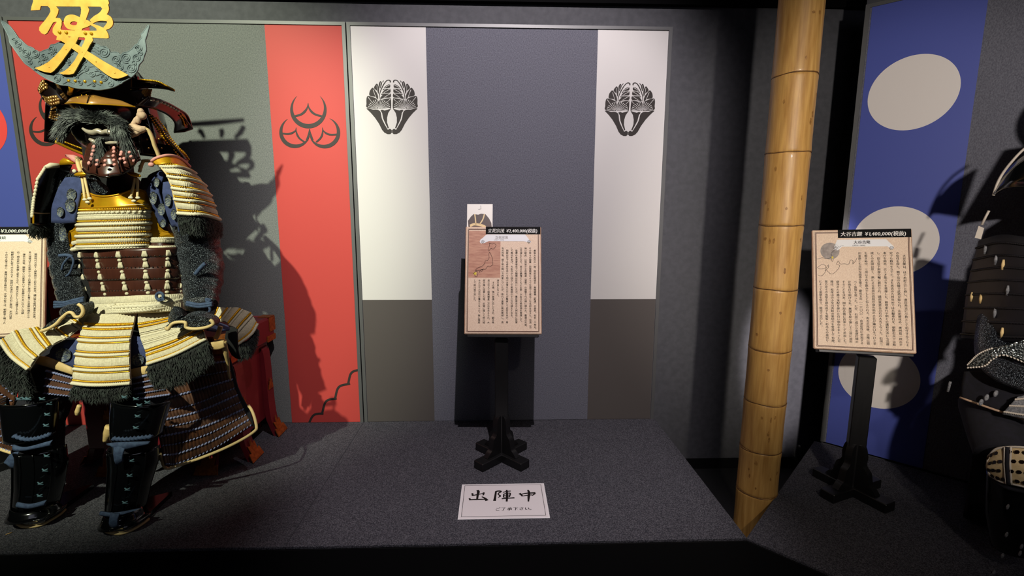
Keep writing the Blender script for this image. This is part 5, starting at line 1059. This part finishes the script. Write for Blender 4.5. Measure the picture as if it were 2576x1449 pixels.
cloth('hip_cloth', [line(T3, [(1880, 380), (1960, 390), (2080, 430)], -.74, -.66), line(T3, [(1890, 470), (1990, 480), (2095, 470)], -.78, -.68)], 'navy_cloth'); cloth('hip_fur', [line(T3, [(2070, 440), (2110, 440), (2160, 470)], -.62), line(T3, [(2050, 560), (2100, 590), (2170, 640)], -.62), line(T3, [(2110, 700), (2150, 730), (2190, 740)], -.60)], 'inner_black')
def thigh(polys, nrow, n, ribs=None, v0=.02, v1=.98, us=(0, 1)):
    p = Patch(polys); mb = MB(); p.surf(mb, 24, 20, 0, .006); o = part(mb, 'thigh_guard', 'thigh_brown')
    if ribs:
        mb = MB()
        for j in range(nrow - 1):
            a = v0 + (v1 - v0) * j / (nrow - 1); b_ = v0 + (v1 - v0) * (j + 1) / (nrow - 1); p.flute(mb, a + .012, b_ - .012, n, .0028, .001, us[0], us[1], .001, .1)
        part(mb, 'thigh_slats', 'thigh_brown', o, stuff=True)
    for j in range(nrow):
        mb = MB(); v = v0 + (v1 - v0) * j / (nrow - 1); big = j % 2 == 0
        p.row(mb, v, n, .0070 if big else .0055, .0052 if big else .0036, .0045, .0042, us[0], us[1], -.35, 6, 3); part(mb, 'lacing_row', 'lavender_knot', o)
    return p, o
pr_, to = thigh([line(PX, [(345, 950), (460, 915), (575, 905)], -.80, -.62), line(PX, [(385, 1040), (490, 1015), (590, 975)], -.83, -.63), line(PX, [(400, 1100), (510, 1075), (614, 1030)], -.84, -.64), line(PX, [(414, 1172), (450, 1168), (540, 1130), (636, 1070)], -.85, -.65)], 10, 26, True)
edge = [(402, 1140), (408, 1160), (418, 1178), (446, 1172), (500, 1154), (560, 1130), (610, 1105), (640, 1085), (645, 1074), (640, 1050), (633, 1032), (625, 1020)]
part(MB().tube(line(PX, [tuple(a) for a in cr(edge, 4)], -.855, -.655), .0062, 7), 'guard_piping', 'beige_piping', to)
cloth('thigh_lining', [line(PX, [(560, 905), (578, 900)], -.62), line(PX, [(592, 980), (602, 985)], -.63), line(PX, [(612, 1030), (628, 1030)], -.64), line(PX, [(634, 1072), (640, 1075)], -.65)], 'hakama_dark')
thigh([line(T3, [(1200, 915), (1385, 868)], -.835), line(T3, [(1250, 1105), (1560, 1060)], -.85)], 5, 13)
thigh([line(T3, [(425, 835), (670, 905)], -.835), line(T3, [(400, 1050), (680, 1080)], -.85)], 4, 11)
pl3, to2 = thigh([line(PX, [(-70, 935), (-20, 940), (40, 990)], -.80, -.86), line(PX, [(-80, 1060), (-30, 1060), (20, 1060)], -.80, -.87), line(PX, [(-60, 1115), (0, 1128), (45, 1142)], -.80, -.87)], 9, 14, True)
part(MB().tube(line(PX, [(-60, 1110), (0, 1130), (45, 1144)], -.81, -.875), .0068, 7), 'guard_piping', 'beige_piping', to2)
limb('hakama_leg', PX, [(430, 880, -.62), (390, 960, -.74), (350, 1040, -.80), (335, 1180, -.82), (325, 1270, -.86)], [.09, .09, .08, .07, .05], 'hakama_dark'); limb('hakama_leg', PX, [(190, 880, -.62), (140, 960, -.74), (105, 1040, -.80), (100, 1180, -.82), (110, 1270, -.84)], [.09, .09, .08, .07, .05], 'hakama_dark')
tb('leather_tab', LC, [(690, 205), (675, 260), (668, 290)], [.008, .010, .006], -.82, 'beige_leather', ar); tb('leather_flap', LC, [(960, 390), (940, 450), (910, 520)], [.020, .018, .008], -.78, 'beige_leather', ar)

# ---- shin guards with knee plates and shoes
def greave(label, kx, sx, fx, Yk, Ys, Yf, kneeknots, shinknots, tiepts, solepts, cuffs):
    base = atz(*LC(*solepts[len(solepts) // 2]), ZP); t = thing('shin_guard', label, 'armor', base)
    bp = lambda mb, n, m, par=None, **k: mb.build(n, m, par if par is not None else t, **k)
    kn = Patch([arc(P(LC, a, y0, Yk), P(LC, b, y1, Yk), .085) for a, y0, b, y1 in kx]); mb = MB(); kn.surf(mb, 26, 12, 0, .006); k_ = bp(mb, 'knee_plate', 'black_lacquer'); mb = MB(); mb.tube(kn.pt(np.linspace(.02, .98, 30), np.full(30, .0), .001), .003, 6); bp(mb, 'plate_rim', 'black_lacquer', k_)
    sh = Patch([arc(P(LC, a, y0, Ys), P(LC, b, y1, Ys), .075) for a, y0, b, y1 in sx]); mb = MB(); sh.surf(mb, 24, 16, 0, .006); s_ = bp(mb, 'shin_plate', 'black_lacquer')
    for uu in (.25, .45, .62, .8): mb = MB(); mb.tube(sh.pt(np.full(14, uu), np.linspace(.02, .98, 14), .002), .0024, 6); bp(mb, 'plate_seam', 'black_lacquer', s_)
    def xk(x, y, Y, par, s=1.):
        c = P(LC, x, y, Y); mb = MB()
        for sg in (-1, 1): mb.tube([c + [-.010 * s, .001, .005 * sg * s], c + [0, -.003, 0], c + [.010 * s, .001, -.005 * sg * s]], [.0022, .0034, .0022], 6)
        bp(mb, 'cross_knot', 'teal_knot', par)
    for q in kneeknots: xk(q[0], q[1], Yk - (q[2] if len(q) > 2 else .085), k_)
    for q in shinknots: xk(q[0], q[1], Ys - (q[2] if len(q) > 2 else .078), s_)
    p = resample(line(LC, [tuple(a) for a in cr(tiepts, 5)], Ys - .092), 49); bp(MB().tube(p, .0075, 6, True, twist=10, lobes=2, amp=.35), 'knee_rope', 'blue_cord')
    for c_ in cuffs:
        q = Patch([line(LC, c_[0], Ys - c_[2]), line(LC, c_[1], Ys - c_[2])]); mb = MB(); q.surf(mb, 14, 4, 0, .006, pillow=.006); bp(mb, 'cloth_tie', 'blue_cord')
    # shoe
    sc_ = cr(solepts, 5); ft = Patch([arc(P(LC, a, y0, Y_), P(LC, b, y1, Y_), d_) for a, y0, b, y1, Y_, d_ in fx[:2]] + [np.array([atz(x, y - 9, ZP + .045) + [0, .012, 0] for x, y in [LC(*q) for q in sc_]]), np.array([atz(*LC(*q), ZP + .013) + [0, .004, 0] for q in sc_])]); mb = MB(); ft.surf(mb, 24, 10, 0, .006); f_ = bp(mb, 'shoe', 'black_lacquer')
    sp_ = np.array([atz(*LC(*q), ZP + .008) for q in cr(solepts, 5)]); bp(MB().tube(sp_, .0065, 7), 'sole_edge', 'beige_piping', f_)
    # closed sole reaching the carpet
    q = [atz(*LC(*s__), ZP) for s__ in cr(solepts, 3)]; bx_ = np.array(q + [q[-1] + [-.01, .16, 0], q[0] + [.02, .18, 0]]); bp(MB().poly(bx_, (0, 0, .02)), 'sole', 'black_lacquer', f_, smooth=False)
    return t
greave('black shin guard and shoe of the gold crested armor, left one in the photo',
       [(55, 135, 510, 140), (75, 300, 500, 310), (100, 465, 480, 455)], [(150, 560, 570, 545), (160, 700, 585, 690), (165, 880, 560, 870), (160, 1050, 510, 1060)],
       [(160, 1030, 500, 1040, -.88, .08), (130, 1120, 540, 1090, -.88, .10), (110, 1180, 560, 1110, -.90, .12), (150, 1235, 562, 1120, -.915, .10)], -.87, -.87, -.92,
       [(165, 150), (215, 148, .09), (245, 150, .092), (365, 150, .09), (425, 190, .07), (410, 285, .07), (400, 380, .07), (30, 210, .03), (60, 300, .03), (90, 400, .03)],
       [(405, 645, .07), (390, 770, .07), (350, 885, .078), (345, 990, .078), (150, 800, .01), (170, 915, .01), (170, 1010, .02)],
       [(120, 470), (220, 500), (330, 490), (440, 455)], [(150, 1232), (200, 1256), (280, 1256), (360, 1240), (450, 1195), (520, 1150), (562, 1110)],
       [([(110, 550), (220, 570), (450, 510)], [(130, 610), (230, 600), (440, 560)], .10), ([(145, 1050), (260, 1065), (400, 1030)], [(150, 1095), (260, 1105), (390, 1075)], .095), ([(40, 690), (90, 630), (160, 600)], [(50, 710), (110, 760), (160, 700)], .06)])
greave('black shin guard and shoe of the gold crested armor, right one in the photo',
       [(1000, 115, 1490, 160), (990, 300, 1440, 320), (1000, 465, 1400, 460)], [(960, 560, 1380, 550), (975, 700, 1370, 690), (970, 900, 1310, 880), (965, 1110, 1260, 1100)],
       [(960, 1090, 1230, 1080, -.92, .08), (920, 1180, 1260, 1150, -.92, .10), (900, 1250, 1280, 1190, -.94, .12), (915, 1300, 1285, 1205, -.955, .10)], -.87, -.89, -.96,
       [(1025, 125, .03), (1080, 135, .07), (1180, 150, .085), (1210, 205, .09), (1195, 300, .09), (1180, 400, .088), (975, 200, .0), (975, 290, .0), (1280, 180, .085)],
       [(1140, 685, .078), (1125, 815, .078), (1105, 935, .078), (1085, 1050, .078), (965, 690, .0), (965, 810, .0)],
       [(980, 495), (1080, 500), (1200, 490), (1320, 475)], [(912, 1292), (960, 1310), (1040, 1318), (1120, 1296), (1190, 1262), (1250, 1222), (1288, 1190)],
       [([(920, 540), (1020, 530), (1300, 520)], [(980, 560), (1050, 600), (1290, 545)], .10), ([(985, 570), (1030, 560), (1080, 580)], [(1005, 730), (1030, 720), (1060, 700)], .105), ([(865, 1130), (1000, 1140), (1220, 1100)], [(880, 1165), (1000, 1175), (1100, 1140)], .10), ([(960, 1140), (990, 1150), (1030, 1150)], [(950, 1260), (985, 1280), (1020, 1260)], .12)])

# ---- red lacquered chest the armor sits on
kb = thing('armor_chest', 'red lacquered chest with gold fittings behind and under the seated armor', 'chest', (-1.56, -.33, ZP))
X0_, X1_, Y0_, Y1_, Z1 = -1.93, -1.235, -.52, -.07, .97
kp_ = lambda mb, n, m, par=None, **k: mb.build(n, m, par if par is not None else kb, **k)
kp_(MB().bevbox(((X0_ + X1_) / 2, (Y0_ + Y1_) / 2, .655), (X1_ - X0_ - .03, Y1_ - Y0_ - .03, .43), .006), 'chest_body', 'box_red', smooth=False)
lid = kp_(MB().bevbox(((X0_ + X1_) / 2, (Y0_ + Y1_) / 2, .92), (X1_ - X0_ + .03, Y1_ - Y0_ + .03, .13), .010), 'chest_lid', 'box_red', smooth=False)
for sx in (0, 1):
    for sy in (0, 1):
        cx, cy = (X1_ + .015 if sx else X0_ - .015), (Y1_ + .015 if sy else Y0_ - .015); dx, dy = (-1 if sx else 1), (-1 if sy else 1)
        kp_(MB().box((cx + dx * .028 , cy - dy * .002, .945), (.062, .004, .075)).box((cx - dx * .002, cy + dy * .028, .945), (.004, .062, .075)).box((cx + dx * .028, cy + dy * .028, .986), (.062, .062, .004)), 'corner_fitting', 'box_gold', lid, smooth=False)
        kp_(MB().box((cx + dx * .05, cy - dy * .003, .872), (.09, .006, .03)).box((cx - dx * .003, cy + dy * .05, .872), (.006, .09, .03)), 'edge_fitting', 'box_gold', lid, smooth=False)
def leg(x, y, ox, oy):
    """bowed leg leaving the body at (x, y) towards (ox, oy)"""
    d = np.array([ox, oy, 0.]); s_ = np.array([-oy, ox, 0.]); prof = [(0, .84), (.022, .80), (.028, .62), (.032, .50), (.040, .42), (.062, .365), (.076, ZP)]
    prin = [(.045, ZP), (.036, .36), (.012, .43), (0, .50), (0, .84)]
    q = np.array([np.array([x, y, 0]) + d * a + np.array([0, 0, z]) for a, z in cr(prof, 4)] + [np.array([x, y, 0]) + d * a + np.array([0, 0, z]) for a, z in prin]) - s_ * .035
    o = kp_(MB().poly(q, s_ * .07), 'chest_leg', 'box_red', smooth=False); b_ = np.array([x, y, 0])
    leafp = [(-.055, .345), (-.048, .385), (-.03, .38), (-.034, .42), (-.012, .41), (0, .445), (.012, .41), (.034, .42), (.03, .38), (.048, .385), (.055, .345)]
    pf = lambda z: np.interp(z, [ZP, .365, .42, .50], [.080, .066, .044, .036])
    kp_(MB().poly(np.array([b_ + d * pf(z) + s_ * a + np.array([0, 0, z]) for a, z in leafp]), d * .004), 'foot_fitting', 'box_gold', o, smooth=False)
    kp_(MB().poly(np.array([b_ + d * .030 + s_ * a * .45 + np.array([0, 0, (z - .345) * .6 + .60]) for a, z in leafp]), d * .004), 'leaf_fitting', 'box_gold', o, smooth=False)
for x, y, ox, oy in ((X1_ - .02, -.14, 1, 0), (X1_ - .02, -.42, 1, 0), (X0_ + .02, -.14, -1, 0), (X0_ + .02, -.42, -1, 0), (-1.34, Y0_ + .02, 0, -1), (-1.78, Y0_ + .02, 0, -1), (-1.34, Y1_ - .02, 0, .3), (-1.78, Y1_ - .02, 0, .3)): leg(x, y, ox, oy)

# ------------------------------------------------------------------ dark armor cut off by the right edge of the photo
def q2(px, py, off=.45): return onp(px, py, -PN, (-PN) @ (PO + PN * off))
def l2(pts, off=.45, n=0):
    p = cr(pts, n) if n else pts
    return np.array([q2(a[0], a[1], a[2] if len(a) > 2 else off) for a in p])
da = thing('suit_of_armor', 'dark armor in deep shadow cut off by the right edge of the photo', 'armor', (2.05, -1.35, ZP))
dp = lambda mb, n, m, par=None, **k: mb.build(n, m, par if par is not None else da, **k)
def dl(name, spine, rads, m, par=None, sides=18):
    q = cr(np.array([q2(*p) for p in spine]), 6); r = np.interp(np.linspace(0, 1, len(q)), np.linspace(0, 1, len(rads)), rads); return dp(MB().tube(q, r, sides), name, m, par)
def dpatch(name, polys, m, par=None, nu=16, nv=12, thick=.006, pillow=.004):
    p = Patch(polys, outward=PN); mb = MB(); p.surf(mb, nu, nv, 0, thick, pillow=pillow); return p, dp(mb, name, m, par)
TC = np.array([2.02, -1.22, 0])                         # axis of the figure
def ring(z, rs, rp, c=None, a0=0, a1=2 * math.pi, n=25):
    c = TC if c is None else c; a = np.linspace(a0, a1, n); return np.array([c + PD * rs * math.cos(t) + PN * rp * math.sin(t) + [0, 0, z] for t in a])
dp(MB().grid(np.stack([ring(z, rs, rp) for z, rs, rp in ((.94, .20, .16), (1.15, .20, .16), (1.40, .22, .15), (1.56, .19, .12), (1.66, .09, .09), (1.85, .09, .09))])), 'cuirass', 'purple_dark')
for k, z in enumerate((.90, .98, 1.06, 1.14, 1.22, 1.30, 1.38)):
    m_ = MB(); p = Patch([ring(z - .035, .215, .17, a0=.05, a1=math.pi - .05), ring(z + .045, .218, .172, a0=.05, a1=math.pi - .05)], outward=PN); p.surf(m_, 30, 4, .002 * (k % 2), .005); o = dp(m_, 'cuirass_lame', 'purple_dark')
    m_ = MB(); p.row(m_, .12, 30, .0035, .0045, .003, .004); dp(m_, 'lacing_row', 'hakama_dark', o)
# helmet with a pale edged neck guard
HC2 = TC + PN * .02
dp(MB().beads([HC2 + [0, 0, 1.92]], PD * .14, PN * .16, [0, 0, .13], 24, 12), 'helmet_bowl', 'black_lacquer')
ng = Patch([ring(1.86, .165, .17, HC2, -.5, math.pi + .5), ring(1.74, .21, .20, HC2, -.5, math.pi + .5), ring(1.60, .25, .22, HC2, -.4, math.pi + .4)], outward=PN)
ng2 = Patch([l2([(2500, 488, .50), (2540, 470, .55), (2640, 470, .6)]), l2([(2520, 440, .48), (2570, 395, .5), (2650, 350, .52)])], outward=PN)
m_ = MB(); ng2.surf(m_, 14, 5, 0, .006); no = dp(m_, 'neck_guard', 'black_lacquer')
dp(MB().tube(l2([(2499, 492, .49), (2508, 464, .49), (2522, 437, .49), (2545, 407, .50), (2576, 375, .50), (2620, 345, .5)], n=5), .0042, 7), 'neck_guard_rim', 'bone_white', no)
m_ = MB(); g_ = Patch([ring(1.84, .16, .17, HC2, math.pi * .9, math.pi * 2.1), ring(1.58, .25, .21, HC2, math.pi * .9, math.pi * 2.1)], outward=-PN); g_.surf(m_, 24, 6, 0, .006); dp(m_, 'neck_guard_back', 'black_lacquer')
dp(MB().beads([HC2 + PN * .10 + np.array([0, 0, 1.76])], PD * .085, PN * .07, [0, 0, .10], 18, 10), 'mask', 'mask_dark')
# ties and small pale fittings at the shoulder
dp(MB().poly(l2([(2452, 598), (2462, 568), (2476, 574), (2468, 602)], .50), -PN * .006), 'shoulder_tag', 'bone_white', smooth=False)
dp(MB().tube(l2([(2470, 566), (2480, 545), (2488, 530)], .5), .004, 6), 'shoulder_tie', 'bone_white')
# shoulder guard and sleeve nearest the camera
sg, so2 = dpatch('shoulder_guard', [l2([(2462, 605, .50), (2520, 590, .58), (2600, 600, .62)]), l2([(2436, 720, .47), (2520, 715, .60), (2610, 720, .66)]), l2([(2418, 850, .46), (2510, 858, .60), (2620, 860, .66)])], 'purple_dark')
for v in np.linspace(.08, .96, 8):
    m_ = MB(); sg.rope(m_, v, .004, 34); dp(m_, 'lacing_cord', 'purple_dark', so2)
for k, (u, v, m) in enumerate(((.25, .12, 'grey_lace'), (.5, .25, 'grey_lace'), (.62, .3, 'beige_piping'), (.12, .60, 'beige_piping'), (.3, .62, 'beige_leather'), (.55, .75, 'grey_lace'), (.4, .9, 'grey_lace'), (.7, .55, 'grey_lace'), (.65, .92, 'beige_piping'))):
    c = sg.pt(np.array([u]), np.array([v]), .004)[0]; dp(MB().tube([c + [0, 0, .016], c + PN * .004, c - [0, 0, .018]], [.003, .005, .003], 6), 'lacing_tie', m, so2)
dl('sleeve', [(2540, 660, .45), (2520, 780, .50), (2500, 880, .58), (2520, 930, .66), (2600, 960, .70)], [.06, .062, .05, .04, .04], 'chain_mail')
hg, ho = dpatch('hand_guard', [l2([(2436, 918, .66), (2470, 885, .68), (2540, 865, .70), (2600, 850, .70)]), l2([(2434, 926, .66), (2480, 922, .69), (2500, 905, .70), (2530, 895, .70), (2600, 925, .70)])], 'silver_mail', nv=6)
m_ = MB(); hg.row(m_, .95, 22, .004, .0035, .004, .004); hg.row(m_, .05, 16, .004, .0035, .004, .004, .0, .5); dp(m_, 'mail_edge', 'bone_white', ho, stuff=True)
# dark skirt; light on one corner is painted as a paler piece
sk, sko = dpatch('skirt_panel', [l2([(2425, 935, .58), (2500, 930, .62), (2600, 945, .66)]), l2([(2415, 1002, .58), (2500, 1030, .64), (2600, 1060, .68)])], 'hakama_dark', thick=.006)
dp(MB().tube(l2([(2415, 1000, .585), (2500, 1030, .645), (2600, 1062, .685)], n=5), .004, 6), 'skirt_hem', 'beige_cloth', sko)
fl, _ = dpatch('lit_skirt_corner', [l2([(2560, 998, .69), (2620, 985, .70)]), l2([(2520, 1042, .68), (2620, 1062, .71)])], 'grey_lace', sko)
m_ = MB(); [fl.rope(m_, v, .0035, 16) for v in (.15, .5, .85)]; dp(m_, 'lacing_cord', 'bone_white', sko)
for a in ((2482, 1000), (2505, 990), (2468, 1012)): dp(MB().beads([q2(*a, .655)], PD * .006, PN * .003, [.002, 0, .012], 8, 4), 'lacing_knot', 'grey_lace', sko)
dp(MB().tube(l2([(2384, 985, .52), (2391, 960, .52)], .52), .0045, 6), 'tassel', 'grey_lace')
# patterned knee guard
kg = Patch([l2([(2488, 1148, .72), (2510, 1128, .735), (2560, 1124, .75), (2620, 1130, .75)]), l2([(2484, 1175, .72), (2520, 1172, .745), (2560, 1172, .76), (2620, 1178, .76)]), l2([(2492, 1196, .72), (2520, 1212, .74), (2560, 1220, .755), (2620, 1235, .75)])], outward=PN)
m_ = MB(); kg.surf(m_, 20, 12, 0, .008, pillow=.006); ko2 = dp(m_, 'knee_guard', 'kikko_cream')
for j in range(4):
    for i in range(8):
        u = (i + .5 + .5 * (j % 2)) / 8.5; v = (j + .5) / 4
        if .40 < u < .50: continue
        c = kg.pt(np.array([u]), np.array([v]), .008)[0]; du, dv, n = [a[0] for a in kg.frame(np.array([u]), np.array([v]))]
        th = np.arange(6) * math.pi / 3; dp(MB().poly(np.array([c + du * .0065 * math.cos(t) + dv * .0065 * math.sin(t) for t in th]), n * .0015), 'dark_scale', 'dark_lacquer', ko2, smooth=False)
for u in (.40, .50): dp(MB().tube(kg.pt(np.full(12, u) + np.linspace(.06, -.02, 12), np.linspace(0, 1, 12), .007), .003, 6), 'guard_seam', 'bone_white', ko2)
dp(MB().tube(kg.pt(np.full(12, .45) + np.linspace(.06, -.02, 12), np.linspace(0, 1, 12), .005), .007, 6), 'guard_band', 'hakama_dark', ko2)
dp(MB().tube(np.concatenate([kg.pt(np.linspace(1, 0, 20), np.zeros(20), .002), kg.pt(np.zeros(8), np.linspace(0, 1, 8), .002), kg.pt(np.linspace(0, 1, 20), np.ones(20), .002)]), .0035, 6), 'guard_piping', 'bone_white', ko2)
# lower legs
for dx in (0, 190):
    dl('thigh', [(2500 + dx, 1020, .45), (2520 + dx, 1100, .60), (2530 + dx, 1150, .66)], [.10, .09, .08], 'hakama_dark')
    dl('shin_guard', [(2545 + dx, 1180, .66), (2545 + dx, 1300, .66), (2548 + dx, 1380, .66)], [.062, .066, .055], 'black_lacquer')
for q in ((2535, 1275, .73), (2532, 1345, .73), (2522, 1398, .73), (2570, 1375, .735), (2566, 1392, .735), (2500, 1440, .73)): dp(MB().beads([q2(*q)], PD * .004, PN * .003, [.002, 0, .010], 8, 4), 'lacing_knot', 'grey_lace')
dp(MB().tube(l2([(2490, 1195, .70), (2530, 1225, .735), (2600, 1240, .74)], n=5), .007, 7), 'knee_rope', 'hakama_dark')
# chest it sits on
cb = thing('armor_chest', 'black armor chest behind the dark armor at the right edge', 'chest', TC - PN * .22 + np.array([0, 0, ZP]))
Rm = np.stack([PD, -PN, [0, 0, 1.]], 1)
bo = MB().bevbox(TC - PN * .20 + np.array([0, 0, .60]), (.56, .34, .50), .008, Rm).build('chest_body', 'dark_lacquer', cb, False)
MB().bevbox(TC - PN * .20 + np.array([0, 0, .89]), (.60, .38, .08), .010, Rm).build('chest_lid', 'dark_lacquer', cb, False)

bpy.data.objects.remove(_fo); bpy.data.curves.remove(_fc)
